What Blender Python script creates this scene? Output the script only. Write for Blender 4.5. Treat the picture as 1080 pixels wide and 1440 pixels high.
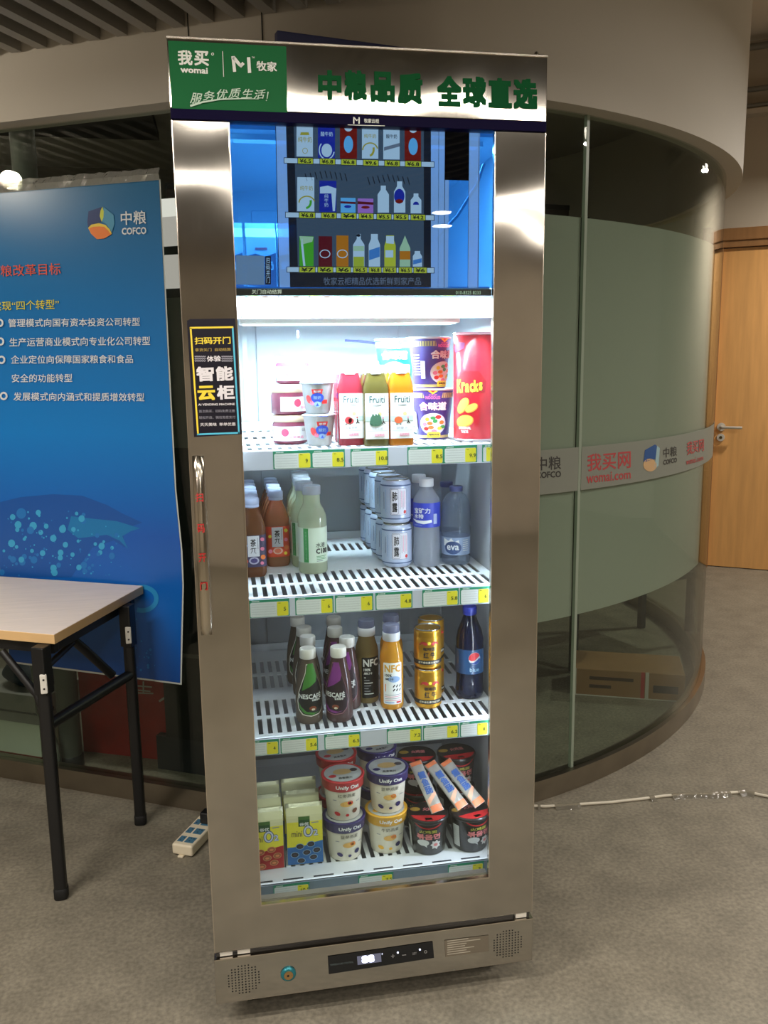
import bpy, bmesh, math, random
from math import sin, cos, pi, radians as rad, sqrt, atan2
from mathutils import Vector, Matrix, Euler
from mathutils.geometry import tessellate_polygon

for _o in list(bpy.data.objects):
    bpy.data.objects.remove(_o)
SC = bpy.context.scene
COL = SC.collection
random.seed(7)

# ------------------------------------------------------------------ camera
CAM = Vector((0.0697212, -1.69129, 1.416031))
EUL = Euler((1.39853789, 0.01316845, -0.18208742), 'XYZ')
FPX = 1220.0
ROT = EUL.to_matrix()
cd = bpy.data.cameras.new('camera')
cam = bpy.data.objects.new('camera', cd)
COL.objects.link(cam)
cam.location = CAM
cam.rotation_euler = EUL
cd.sensor_fit = 'VERTICAL'
cd.sensor_height = 24.0
cd.sensor_width = 18.0
cd.lens = 24.0 * FPX / 1440.0
cd.clip_start = 0.02
SC.camera = cam

# ------------------------------------------------------------------ look, world, lights
SC.view_settings.view_transform = 'Standard'
SC.view_settings.look = 'None'
SC.view_settings.gamma = 1.0
SC.view_settings.use_curve_mapping = False
SC.view_settings.exposure = 0.0
SC.cycles.use_denoising = True
SC.cycles.max_bounces = 10
SC.cycles.diffuse_bounces = 5
SC.cycles.glossy_bounces = 5
SC.cycles.transmission_bounces = 6
SC.cycles.transparent_max_bounces = 40
SC.cycles.sample_clamp_indirect = 6.0
SC.cycles.caustics_reflective = False
SC.cycles.caustics_refractive = False

wd = bpy.data.worlds.new('world')
SC.world = wd
wd.use_nodes = True
wd.node_tree.nodes['Background'].inputs[0].default_value = (0.9, 0.85, 0.78, 1)
wd.node_tree.nodes['Background'].inputs[1].default_value = 0.03

WARM = (1.0, 0.935, 0.85)
def area_light(name, loc, sx, sy, power, color, rot=(0, 0, 0)):
    l = bpy.data.lights.new(name, 'AREA')
    l.shape = 'RECTANGLE'; l.size = sx; l.size_y = sy; l.energy = power; l.color = color
    o = bpy.data.objects.new(name, l); COL.objects.link(o)
    o.location = loc; o.rotation_euler = rot
    return o
# the linear ceiling fixtures (their housings are built further down)
LZ = 2.225
LINEAR = [(0.50, -1.20, LZ, 1.7, 24), (-0.06, -2.30, LZ, 0.34, 14), (1.64, -2.75, LZ, 0.30, 14), (1.95, -3.60, LZ, 0.36, 12),
          (-1.35, -0.80, LZ, 1.2, 50), (-1.90, -2.60, LZ, 1.2, 36), (2.75, -1.60, LZ, 1.2, 18)]  # the two left lamps are added to brighten that side
for (x, y, z, ln, pw) in LINEAR:
    area_light('linear_light', (x, y, z - 0.004), ln, 0.055, pw, WARM)
area_light('linear_light', (-0.75, 2.05, 2.475), 1.2, 0.055, 14, WARM, (0, 0, rad(-29)))  # added lamp, lifts the dark room behind the glass
# round spots of the corridor (their housings are built further down)
SPOTS = [(3.143, 0.019, 2.6), (3.934, 2.40, 2.6), (5.10, 3.70, 2.6), (1.33, -3.27, 2.24)]
SPOT_POWER = [40, 44, 26, 6]
for (x, y, z), pw in zip(SPOTS, SPOT_POWER):
    l = bpy.data.lights.new('spot_light', 'AREA'); l.shape = 'DISK'; l.size = 0.11; l.energy = pw; l.color = WARM
    o = bpy.data.objects.new('spot_light', l); COL.objects.link(o); o.location = (x, y, z - 0.075)
# strip lamps inside the fridge: one behind the lower edge of the screen, one above the screen shelf, one up the right jamb
COOL = (0.74, 0.82, 1.0)
area_light('fridge_light', (0.352, 0.040, 1.536), 0.48, 0.018, 10.0, COOL, (rad(24), 0, 0))
area_light('fridge_light', (0.352, 0.26, 1.494), 0.46, 0.06, 31.0, (0.70, 0.88, 1.0))
area_light('fridge_light', (0.352, 0.10, 1.835), 0.48, 0.03, 15.0, (0.62, 0.88, 1.0))
area_light('fridge_light', (0.650, 0.060, 0.78), 0.012, 0.80, 3.2, (0.78, 0.82, 1.0), (rad(90), 0, rad(100)))

# ------------------------------------------------------------------ points from the photograph onto real planes
def ray(u, v):
    return ROT @ Vector(((u - 540) / FPX, -(v - 720) / FPX, -1.0))
def onz(u, v, z):
    d = ray(u, v); return CAM + d * ((z - CAM.z) / d.z)
def ony(u, v, y):
    d = ray(u, v); return CAM + d * ((y - CAM.y) / d.y)
def onplane(u, v, a, n):
    d = ray(u, v); return CAM + d * ((a - CAM).dot(n) / d.dot(n))

# ------------------------------------------------------------------ materials
def lin(c):
    c = c / 255.0
    return c / 12.92 if c <= 0.04045 else ((c + 0.055) / 1.055) ** 2.4
def rgb(c):
    return (lin(c[0]), lin(c[1]), lin(c[2]), 1.0)
MATS = {}
def nt(name):
    m = bpy.data.materials.new(name); m.use_nodes = True
    t = m.node_tree
    return m, t, t.nodes, t.links
def M(name, color=(200, 200, 200), rough=0.5, metal=0.0, spec=0.5, noise=0.0, nscale=20.0, bump=0.0, bscale=60.0, coat=0.0, stretch=None):
    """principled with a little procedural mottling"""
    if name in MATS: return MATS[name]
    m, t, N, L = nt(name)
    b = N['Principled BSDF']
    b.inputs['Roughness'].default_value = rough
    b.inputs['Metallic'].default_value = metal
    b.inputs['Specular IOR Level'].default_value = spec
    b.inputs['Coat Weight'].default_value = coat
    c = rgb(color)
    b.inputs['Base Color'].default_value = c
    if noise or bump:
        tc = N.new('ShaderNodeTexCoord'); mp = N.new('ShaderNodeMapping')
        L.new(tc.outputs['Object'], mp.inputs[0])
        if stretch: mp.inputs['Scale'].default_value = stretch
    if noise:
        n = N.new('ShaderNodeTexNoise'); n.inputs['Scale'].default_value = nscale; n.inputs['Detail'].default_value = 6
        L.new(mp.outputs[0], n.inputs['Vector'])
        r = N.new('ShaderNodeValToRGB')
        r.color_ramp.elements[0].position = 0.3; r.color_ramp.elements[1].position = 0.7
        r.color_ramp.elements[0].color = (c[0] * (1 - noise), c[1] * (1 - noise), c[2] * (1 - noise), 1)
        r.color_ramp.elements[1].color = (min(1, c[0] * (1 + noise)), min(1, c[1] * (1 + noise)), min(1, c[2] * (1 + noise)), 1)
        L.new(n.outputs['Fac'], r.inputs[0]); L.new(r.outputs[0], b.inputs['Base Color'])
    if bump:
        n2 = N.new('ShaderNodeTexNoise'); n2.inputs['Scale'].default_value = bscale; n2.inputs['Detail'].default_value = 3
        L.new(mp.outputs[0], n2.inputs['Vector'])
        bp = N.new('ShaderNodeBump'); bp.inputs['Strength'].default_value = bump; bp.inputs['Distance'].default_value = 0.01
        L.new(n2.outputs['Fac'], bp.inputs['Height']); L.new(bp.outputs[0], b.inputs['Normal'])
    MATS[name] = m
    return m
def P(name, color=(128, 128, 128), rough=0.45):
    """flat printed ink"""
    return M(name, color, rough)
def EMIT(name, color, strength):
    if name in MATS: return MATS[name]
    m, t, N, L = nt(name)
    N.remove(N['Principled BSDF'])
    e = N.new('ShaderNodeEmission'); e.inputs[0].default_value = rgb(color); e.inputs[1].default_value = strength
    L.new(e.outputs[0], N['Material Output'].inputs[0]); MATS[name] = m
    return m
def SCREEN(name, color, emit, through, tint=None):
    """a see-through display: its own light mixed with a coloured filter"""
    if name in MATS: return MATS[name]
    m, t, N, L = nt(name)
    N.remove(N['Principled BSDF'])
    e = N.new('ShaderNodeEmission'); e.inputs[0].default_value = rgb(color); e.inputs[1].default_value = emit
    tr = N.new('ShaderNodeBsdfTransparent'); tr.inputs[0].default_value = rgb(tint or color)
    mx = N.new('ShaderNodeMixShader'); mx.inputs[0].default_value = through
    L.new(e.outputs[0], mx.inputs[1]); L.new(tr.outputs[0], mx.inputs[2])
    L.new(mx.outputs[0], N['Material Output'].inputs[0]); MATS[name] = m
    return m
def GLASS(name, tint=(235, 242, 240), body=0.0, bodycol=(200, 200, 200), rough=0.02, refl=1.0, bump=0.0, ior=1.45, trans=0.45):
    """clear or cloudy pane: transparency (+ diffuse body) under a Fresnel reflection"""
    if name in MATS: return MATS[name]
    m, t, N, L = nt(name)
    N.remove(N['Principled BSDF'])
    tr = N.new('ShaderNodeBsdfTransparent'); tr.inputs[0].default_value = rgb(tint)
    src = tr.outputs[0]
    if body > 0:
        d = N.new('ShaderNodeBsdfDiffuse'); d.inputs[0].default_value = rgb(bodycol)
        tl = N.new('ShaderNodeBsdfTranslucent'); tl.inputs[0].default_value = rgb(bodycol)
        dm = N.new('ShaderNodeMixShader'); dm.inputs[0].default_value = trans
        L.new(d.outputs[0], dm.inputs[1]); L.new(tl.outputs[0], dm.inputs[2])
        mx = N.new('ShaderNodeMixShader'); mx.inputs[0].default_value = body
        L.new(src, mx.inputs[1]); L.new(dm.outputs[0], mx.inputs[2]); src = mx.outputs[0]
    g = N.new('ShaderNodeBsdfGlossy'); g.inputs['Roughness'].default_value = rough
    f = N.new('ShaderNodeFresnel')
    ge = N.new('ShaderNodeNewGeometry'); sb = N.new('ShaderNodeMath'); sb.operation = 'MULTIPLY_ADD'; sb.inputs[1].default_value = -2.0; sb.inputs[2].default_value = 1.0
    L.new(ge.outputs['Backfacing'], sb.inputs[0])            # both faces of a thin pane reflect like its outside
    pw = N.new('ShaderNodeMath'); pw.operation = 'POWER'; pw.inputs[0].default_value = ior
    L.new(sb.outputs[0], pw.inputs[1]); L.new(pw.outputs[0], f.inputs['IOR'])
    mul = N.new('ShaderNodeMath'); mul.operation = 'MULTIPLY'; mul.inputs[1].default_value = refl
    L.new(f.outputs[0], mul.inputs[0])
    m2 = N.new('ShaderNodeMixShader')
    L.new(mul.outputs[0], m2.inputs[0]); L.new(src, m2.inputs[1]); L.new(g.outputs[0], m2.inputs[2])
    if bump:
        tc = N.new('ShaderNodeTexCoord'); n2 = N.new('ShaderNodeTexNoise'); n2.inputs['Scale'].default_value = 45
        L.new(tc.outputs['Object'], n2.inputs['Vector'])
        bp = N.new('ShaderNodeBump'); bp.inputs['Strength'].default_value = bump; bp.inputs['Distance'].default_value = 0.01
        L.new(n2.outputs['Fac'], bp.inputs['Height'])
        L.new(bp.outputs[0], g.inputs['Normal']); L.new(bp.outputs[0], f.inputs['Normal'])
    L.new(m2.outputs[0], N['Material Output'].inputs[0]); MATS[name] = m
    return m
def STEEL(name, color=(150, 140, 126), rough=0.2, wave=0.25, wscale=2.2, stretch=(1, 1, 1), brush=(2, 2, 240), aniso=0.0):
    if name in MATS: return MATS[name]
    m, t, N, L = nt(name)
    b = N['Principled BSDF']; b.inputs['Metallic'].default_value = 1.0
    if aniso:
        b.inputs['Anisotropic'].default_value = aniso
        cx = N.new('ShaderNodeCombineXYZ'); cx.inputs[0].default_value = 1.0; L.new(cx.outputs[0], b.inputs['Tangent'])
    tc = N.new('ShaderNodeTexCoord')
    mp = N.new('ShaderNodeMapping'); mp.inputs['Scale'].default_value = brush
    L.new(tc.outputs['Object'], mp.inputs[0])
    n = N.new('ShaderNodeTexNoise'); n.inputs['Scale'].default_value = 5; n.inputs['Detail'].default_value = 3
    L.new(mp.outputs[0], n.inputs['Vector'])
    mr = N.new('ShaderNodeMapRange'); mr.inputs['To Min'].default_value = rough - 0.02; mr.inputs['To Max'].default_value = rough + 0.03
    L.new(n.outputs['Fac'], mr.inputs['Value']); L.new(mr.outputs[0], b.inputs['Roughness'])
    sm = N.new('ShaderNodeTexNoise'); sm.inputs['Scale'].default_value = 9; sm.inputs['Detail'].default_value = 5
    L.new(tc.outputs['Object'], sm.inputs['Vector'])
    cr = N.new('ShaderNodeValToRGB'); c = rgb(color)
    cr.color_ramp.elements[0].position = 0.3; cr.color_ramp.elements[1].position = 0.75
    cr.color_ramp.elements[0].color = (c[0] * .9, c[1] * .9, c[2] * .9, 1); cr.color_ramp.elements[1].color = (c[0] * 1.07, c[1] * 1.07, c[2] * 1.07, 1)
    L.new(sm.outputs['Fac'], cr.inputs[0]); L.new(cr.outputs[0], b.inputs['Base Color'])
    mp2 = N.new('ShaderNodeMapping'); mp2.inputs['Scale'].default_value = stretch
    L.new(tc.outputs['Object'], mp2.inputs[0])
    w = N.new('ShaderNodeTexNoise'); w.inputs['Scale'].default_value = wscale; w.inputs['Detail'].default_value = 1.0
    L.new(mp2.outputs[0], w.inputs['Vector'])
    bp = N.new('ShaderNodeBump'); bp.inputs['Strength'].default_value = wave; bp.inputs['Distance'].default_value = 0.02
    L.new(w.outputs['Fac'], bp.inputs['Height'])
    bp2 = N.new('ShaderNodeBump'); bp2.inputs['Strength'].default_value = 0.01; bp2.inputs['Distance'].default_value = 0.002
    L.new(n.outputs['Fac'], bp2.inputs['Height']); L.new(bp.outputs[0], bp2.inputs['Normal'])
    L.new(bp2.outputs[0], b.inputs['Normal'])
    MATS[name] = m
    return m

# ------------------------------------------------------------------ mesh building
class MB:
    def __init__(s):
        s.v = []; s.f = []; s.fm = []; s.fs = []; s.mats = []
    def mi(s, m):
        if m not in s.mats: s.mats.append(m)
        return s.mats.index(m)
    def add(s, vs, fs, m, smooth=False):
        o = len(s.v); k = s.mi(m)
        s.v.extend([tuple(q) for q in vs])
        for f in fs:
            s.f.append([i + o for i in f]); s.fm.append(k); s.fs.append(smooth)
        return s
    def bm(s, b, m, smooth=False):
        b.verts.index_update()
        s.add([v.co[:] for v in b.verts], [[v.index for v in f.verts] for f in b.faces], m, smooth)
        b.free(); return s
    def box(s, x0, y0, z0, x1, y1, z1, m, bev=0.0, seg=2):
        b = bmesh.new()
        vs = [b.verts.new(q) for q in ((x0, y0, z0), (x1, y0, z0), (x1, y1, z0), (x0, y1, z0), (x0, y0, z1), (x1, y0, z1), (x1, y1, z1), (x0, y1, z1))]
        for f in ((3, 2, 1, 0), (4, 5, 6, 7), (0, 1, 5, 4), (1, 2, 6, 5), (2, 3, 7, 6), (3, 0, 4, 7)):
            b.faces.new([vs[i] for i in f])
        if bev: bmesh.ops.bevel(b, geom=b.edges[:], offset=bev, segments=seg, profile=0.5, affect='EDGES')
        return s.bm(b, m)
    def obox(s, c, ax, ay, az, m, bev=0.0):
        """box with centre c and half-axis vectors"""
        c = Vector(c); ax = Vector(ax); ay = Vector(ay); az = Vector(az)
        b = bmesh.new()
        vs = [b.verts.new(c + ax * i + ay * j + az * k) for k in (-1, 1) for (i, j) in ((-1, -1), (1, -1), (1, 1), (-1, 1))]
        for f in ((3, 2, 1, 0), (4, 5, 6, 7), (0, 1, 5, 4), (1, 2, 6, 5), (2, 3, 7, 6), (3, 0, 4, 7)):
            b.faces.new([vs[i] for i in f])
        bmesh.ops.recalc_face_normals(b, faces=b.faces[:])
        if bev: bmesh.ops.bevel(b, geom=b.edges[:], offset=bev, segments=2, profile=0.5, affect='EDGES')
        return s.bm(b, m)
    def lathe(s, prof, m, n=32, p=2.0, c=(0, 0, 0), cap0=True, cap1=True, sy=1.0, smooth=True):
        """surface of revolution; p > 2 makes the section squarish"""
        vs = []; fs = []
        def sec(a):
            ca, sa = cos(a), sin(a)
            if p == 2.0: return ca, sa
            k = (abs(ca) ** p + abs(sa) ** p) ** (-1.0 / p)
            return ca * k, sa * k
        for (r, z) in prof:
            for i in range(n):
                x, y = sec(2 * pi * (i + 0.5) / n)
                vs.append((c[0] + r * x, c[1] + r * y * sy, c[2] + z))
        for j in range(len(prof) - 1):
            for i in range(n):
                k = (i + 1) % n
                fs.append((j * n + i, j * n + k, (j + 1) * n + k, (j + 1) * n + i))
        s.add(vs, fs, m, smooth)
        if cap0: s.add(vs[:n], [list(range(n))[::-1]], m)
        if cap1: s.add(vs[-n:], [list(range(n))], m)
        return s
    def tube(s, pts, r, m, n=10, closed=False):
        pts = [Vector(q) for q in pts]; vs = []; fs = []; N = len(pts); up = None
        for i, q in enumerate(pts):
            d = (pts[min(i + 1, N - 1)] - pts[max(i - 1, 0)]).normalized()
            if up is None: up = d.orthogonal().normalized()
            up = (up - d * up.dot(d)).normalized(); sd = d.cross(up)
            rr = r[i] if isinstance(r, (list, tuple)) else r
            for k in range(n):
                a = 2 * pi * k / n; vs.append(q + up * (cos(a) * rr) + sd * (sin(a) * rr))
        for i in range(N - 1):
            for k in range(n):
                l = (k + 1) % n; fs.append((i * n + k, i * n + l, (i + 1) * n + l, (i + 1) * n + k))
        s.add(vs, fs, m, True)
        s.add(vs[:n], [list(range(n))[::-1]], m); s.add(vs[-n:], [list(range(n))], m)
        return s
    def prism(s, poly, f0, f1, m, smooth=False):
        """extrude a polygon; f0/f1 map a 2-D point to the two ends"""
        n = len(poly); a = [f0(q) for q in poly]; b = [f1(q) for q in poly]
        tri = tessellate_polygon([[Vector((q[0], q[1], 0)) for q in poly]])
        s.add(a, [t[::-1] for t in tri], m); s.add(b, [t for t in tri], m)
        s.add(a + b, [(i, (i + 1) % n, n + (i + 1) % n, n + i) for i in range(n)], m, smooth)
        return s
    def build(s, name, parent=None, loc=None, rotz=0.0, fix=True):
        me = bpy.data.meshes.new(name)
        me.from_pydata(s.v, [], s.f)
        for m in s.mats: me.materials.append(m)
        me.polygons.foreach_set('material_index', s.fm)
        me.polygons.foreach_set('use_smooth', s.fs)
        if fix:
            b = bmesh.new(); b.from_mesh(me); bmesh.ops.recalc_face_normals(b, faces=b.faces[:]); b.to_mesh(me); b.free()
        me.update()
        o = bpy.data.objects.new(name, me); COL.objects.link(o)
        if parent: o.parent = parent
        if loc is not None: o.location = loc
        o.rotation_euler[2] = rotz
        return o

_tc = {}
_fc = bpy.data.curves.new('lettering', 'FONT'); _fo = bpy.data.objects.new('lettering', _fc); COL.objects.link(_fo)
_fc.resolution_u = 2
def text2d(s, bold=0.0, vertical=False, spacing=1.0):
    """outline of a line of writing: vertices normalised to the unit box (x right, y up) and faces; bold writing is overprinted with small shifts"""
    key = (s, bold, vertical, spacing)
    if key in _tc: return _tc[key]
    _fc.body = '\n'.join(s) if vertical else s
    _fc.space_character = spacing; _fc.space_line = 1.0
    _fc.align_x = 'CENTER' if vertical else 'LEFT'
    dg = bpy.context.evaluated_depsgraph_get(); dg.update()
    me = bpy.data.meshes.new_from_object(_fo.evaluated_get(dg))
    v0 = [(v.co.x, v.co.y) for v in me.vertices]; f0 = [list(f.vertices) for f in me.polygons]
    bpy.data.meshes.remove(me)
    k = bold * 0.75
    sh = [(0, 0)]
    if bold > 0: sh = [(-k, -k), (k, k), (-k, k), (k, -k)]
    if bold >= .05: sh = [(i * k, j * k) for i in (-1, 0, 1) for j in (-1, 0, 1)]
    vs = []; fs = []
    for dx, dy in sh:
        o = len(vs); vs += [(q[0] + dx, q[1] + dy) for q in v0]; fs += [[i + o for i in f] for f in f0]
    x0 = min(q[0] for q in vs); x1 = max(q[0] for q in vs); y0 = min(q[1] for q in vs); y1 = max(q[1] for q in vs)
    vs = [((q[0] - x0) / max(1e-6, x1 - x0), (q[1] - y0) / max(1e-6, y1 - y0)) for q in vs]
    n = len(v0); m_ = len(f0)
    _tc[key] = [(vs[i * n:(i + 1) * n], f0) for i in range(len(sh))]
    return _tc[key]
def ell(cx, cy, rx, ry, n=24, a0=0.0, a1=2 * pi, rot=0.0):
    full = abs(a1 - a0 - 2 * pi) < 1e-6
    k = n if full else n + 1
    out = []
    for i in range(k):
        a = a0 + (a1 - a0) * i / n
        x, y = rx * cos(a), ry * sin(a)
        out.append((cx + x * cos(rot) - y * sin(rot), cy + x * sin(rot) + y * cos(rot)))
    return out
def rrect(x0, y0, x1, y1, r, n=4):
    o = []
    for cx, cy, a in ((x1 - r, y1 - r, 0), (x0 + r, y1 - r, pi / 2), (x0 + r, y0 + r, pi), (x1 - r, y0 + r, 3 * pi / 2)):
        for i in range(n + 1):
            t = a + pi / 2 * i / n; o.append((cx + r * cos(t), cy + r * sin(t)))
    return o
class Print:
    """ink on a surface: fmap(u, v, h) gives the point at height h above it; every call lies a hair above the last one"""
    def __init__(s, mb, fmap, step=0.00012, h0=0.0002, du=None, dv=None):
        s.mb = mb; s.fm = fmap; s.step = step; s.h = h0; s.du = du; s.dv = dv
    def _put(s, vs, fs, m, raise_=True):
        if s.du or s.dv:
            b = bmesh.new(); bv = [b.verts.new((q[0], q[1], 0)) for q in vs]
            for f in fs:
                try: b.faces.new([bv[i] for i in f])
                except ValueError: pass
            for ax, d in ((0, s.du), (1, s.dv)):
                if not d: continue
                lo = min(q[ax] for q in vs); hi = max(q[ax] for q in vs)
                k = math.floor(lo / d) + 1
                while k * d < hi - 1e-9:
                    co = [0, 0, 0]; co[ax] = k * d; no = [0, 0, 0]; no[ax] = 1
                    bmesh.ops.bisect_plane(b, geom=b.verts[:] + b.edges[:] + b.faces[:], plane_co=co, plane_no=no, dist=1e-7)
                    k += 1
            b.verts.index_update()
            vs = [v.co[:2] for v in b.verts]; fs = [[v.index for v in f.verts] for f in b.faces]; b.free()
        s.mb.add([s.fm(q[0], q[1], s.h) for q in vs], fs, m)
        if raise_: s.h += s.step
    def poly(s, pts, m, raise_=True):
        tri = tessellate_polygon([[Vector((q[0], q[1], 0)) for q in pts]])
        s._put(pts, [list(t) for t in tri], m, raise_); return s
    def rect(s, u0, v0, u1, v1, m, raise_=True):
        s._put([(u0, v0), (u1, v0), (u1, v1), (u0, v1)], [[0, 1, 2, 3]], m, raise_); return s
    def disc(s, cu, cv, ru, rv, m, n=20, raise_=True, rot=0.0):
        return s.poly(ell(cu, cv, ru, rv, n, rot=rot), m, raise_)
    def line(s, pts, w, m, raise_=True):
        """stroke of width w (or list of widths)"""
        L = []; R = []; n = len(pts)
        for i, q in enumerate(pts):
            a = pts[max(0, i - 1)]; b = pts[min(n - 1, i + 1)]
            d = Vector((b[0] - a[0], b[1] - a[1])); d.normalize() if d.length else None
            ww = (w[i] if isinstance(w, (list, tuple)) else w) / 2
            L.append((q[0] - d.y * ww, q[1] + d.x * ww)); R.append((q[0] + d.y * ww, q[1] - d.x * ww))
        vs = L + R
        s._put(vs, [[i, i + 1, n + i + 1, n + i] for i in range(n - 1)], m, raise_); return s
    def ring(s, cu, cv, ru, rv, w, m, n=28, a0=0.0, a1=2 * pi, raise_=True):
        return s.line([(cu + ru * cos(a0 + (a1 - a0) * i / n), cv + rv * sin(a0 + (a1 - a0) * i / n)) for i in range(n + 1)], w, m, raise_)
    def frame(s, u0, v0, u1, v1, w, m):
        s.rect(u0, v0, u1, v0 + w, m, False); s.rect(u0, v1 - w, u1, v1, m, False)
        s.rect(u0, v0, u0 + w, v1, m, False); s.rect(u1 - w, v0, u1, v1, m); return s
    def text(s, t, u0, v0, u1, v1, m, bold=0.0, vertical=False, raise_=True):
        """writing fitted into a box; v0 bottom, v1 top"""
        h = s.h
        for vs, fs in text2d(t, bold, vertical):
            s._put([(u0 + q[0] * (u1 - u0), v0 + q[1] * (v1 - v0)) for q in vs], fs, m, False); s.h += 4e-5
        s.h = h + (max(s.step, s.h - h + 4e-5) if raise_ else 0); return s
    def quad(s, t, tl, tr, br, bl, m, bold=0.0, vertical=False, slant=0.0):
        """writing fitted into any four corners"""
        h = s.h
        for vs, fs in text2d(t, bold, vertical):
          o = []
          for (x, y) in vs:
            x = x + slant * y
            a = (bl[0] + (br[0] - bl[0]) * x, bl[1] + (br[1] - bl[1]) * x); b = (tl[0] + (tr[0] - tl[0]) * x, tl[1] + (tr[1] - tl[1]) * x)
            o.append((a[0] + (b[0] - a[0]) * y, a[1] + (b[1] - a[1]) * y))
          s._put(o, fs, m, False); s.h += 4e-5
        s.h = h + max(s.step, s.h - h + 4e-5); return s
def fy(y):               # pixel coordinates on the plane facing the camera at depth y
    return lambda u, v, h: ony(u, v, y - h)
def flat(o, ux, uz, n):
    o = Vector(o); ux = Vector(ux); uz = Vector(uz); n = Vector(n)
    return lambda u, v, h: o + ux * u + uz * v + n * h
def cyl(r, r1=None, h1=1.0, cx=0.0, cy=0.0, z0=0.0):
    """u is the arc length from the front (-y), v the height; r .. r1 tapers over the height h1"""
    def f(u, v, h):
        rr = r if r1 is None else r + (r1 - r) * (v / h1)
        a = u / r; rr += h
        return Vector((cx + rr * sin(a), cy - rr * cos(a), z0 + v))
    return f

# ------------------------------------------------------------------ things, parts, copies
def tag(o, label, cat, group=None, kind=None):
    o['label'] = label; o['category'] = cat
    if group: o['group'] = group
    if kind: o['kind'] = kind
    return o
def thing(name, label, cat, loc=(0, 0, 0), rotz=0.0, group=None):
    o = bpy.data.objects.new(name, None); COL.objects.link(o); o.empty_display_size = 0.05
    o.location = loc; o.rotation_euler[2] = rotz
    return tag(o, label, cat, group)
def struct(o):
    o['kind'] = 'structure'; return o
KIDS = {}
def kids_of(root):
    return [c for c in bpy.data.objects if c.parent == root]
def dup(root, loc, rotz, label, group=None, rot=None):
    r = root.copy(); COL.objects.link(r); r.location = loc
    r.rotation_euler = rot if rot else (0, 0, rotz)
    r['label'] = label
    if group: r['group'] = group
    if root.name not in KIDS: KIDS[root.name] = [(c, kids_of(c)) for c in kids_of(root)]
    for c, gs in KIDS[root.name]:
        k = c.copy(); COL.objects.link(k); k.parent = r
        for g in gs:
            q = g.copy(); COL.objects.link(q); q.parent = k
    return r
# ================================================================== the setting
m_floor = M('floor_vinyl', (128, 121, 106), 0.55, noise=0.16, nscale=9, bump=0.05, bscale=160)
_n = m_floor.node_tree                                   # second, finer fleck
_b = _n.nodes['Principled BSDF']; _src = _b.inputs['Base Color'].links[0].from_socket
_tc2 = _n.nodes.new('ShaderNodeTexCoord'); _n2 = _n.nodes.new('ShaderNodeTexNoise'); _n2.inputs['Scale'].default_value = 95; _n2.inputs['Detail'].default_value = 5
_n.links.new(_tc2.outputs['Object'], _n2.inputs['Vector'])
_mr = _n.nodes.new('ShaderNodeMapRange'); _mr.inputs['From Min'].default_value = .3; _mr.inputs['From Max'].default_value = .7; _mr.inputs['To Min'].default_value = .72; _mr.inputs['To Max'].default_value = 1.2
_n.links.new(_n2.outputs['Fac'], _mr.inputs['Value'])
_vm = _n.nodes.new('ShaderNodeVectorMath'); _vm.operation = 'SCALE'
_n.links.new(_src, _vm.inputs[0]); _n.links.new(_mr.outputs[0], _vm.inputs['Scale']); _n.links.new(_vm.outputs[0], _b.inputs['Base Color'])
m_white = M('white_paint', (205, 198, 186), 0.7, noise=0.02, nscale=3)
m_slat = M('slat_paint', (150, 146, 138), 0.6, noise=0.03, nscale=5)
m_dark = M('dark_void', (38, 37, 36), 0.8, noise=0.1, nscale=3)
m_wall = M('corridor_wall_paint', (190, 180, 165), 0.75, noise=0.02, nscale=3)
m_back = M('back_wall_paint', (182, 172, 156), 0.75, noise=0.03, nscale=2)
m_inner = M('inner_room_wall', (124, 116, 108), 0.75, noise=0.06, nscale=2)
m_skirt = STEEL('steel_skirting', (165, 155, 140), 0.3, wave=0.05, brush=(40, 40, 2))

CC = Vector((0.403, 2.699)); RG = 1.981                   # the curved glass
LA = Vector((-0.06, 0.977)); LD = Vector((-0.704, 0.39)).normalized(); LN = Vector((LD.y, -LD.x))
if LN.dot(Vector((CAM.x, CAM.y)) - LA) < 0: LN = -LN       # towards the corridor
PHI0, PHI1 = 2.0, 139.0
SEAM = 22.4
def arc(r, a0, a1, n):
    return [(CC.x + r * sin(rad(a0 + (a1 - a0) * i / n)), CC.y - r * cos(rad(a0 + (a1 - a0) * i / n))) for i in range(n + 1)]
def lpt(t, off=0.0):
    q = LA + LD * t + LN * off; return (q.x, q.y)
TL = 3.9
def path(off):
    """plan of the whole glass front, offset towards the corridor"""
    return [lpt(TL, off), lpt(2.0, off), lpt(0.6, off), lpt(0.0, off), lpt(-0.30, off)] + [lpt(-0.43, off * 0.97)] + arc(RG + off, PHI0 + 4, PHI1, 64)
def ribbon(mb, a, b, z0, z1, m, smooth=True):
    """solid wall between two plan lines"""
    n = len(a)
    vs = [(q[0], q[1], z0) for q in a] + [(q[0], q[1], z1) for q in a] + [(q[0], q[1], z0) for q in b] + [(q[0], q[1], z1) for q in b]
    s1 = [(i, i + 1, n + i + 1, n + i) for i in range(n - 1)]
    s2 = [(2 * n + i + 1, 2 * n + i, 3 * n + i, 3 * n + i + 1) for i in range(n - 1)]
    mb.add(vs, s1 + s2, m, smooth)
    mb.add(vs, [(i + 1, i, 2 * n + i, 2 * n + i + 1) for i in range(n - 1)] + [(n + i, n + i + 1, 3 * n + i + 1, 3 * n + i) for i in range(n - 1)]
           + [(0, n, 3 * n, 2 * n), (n - 1, 3 * n - 1, 4 * n - 1, 2 * n - 1)], m)
    return mb
# floor
struct(MB().box(-3.8, -4.4, -0.06, 6.4, 6.2, 0.0, m_floor).build('floor'))
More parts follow.
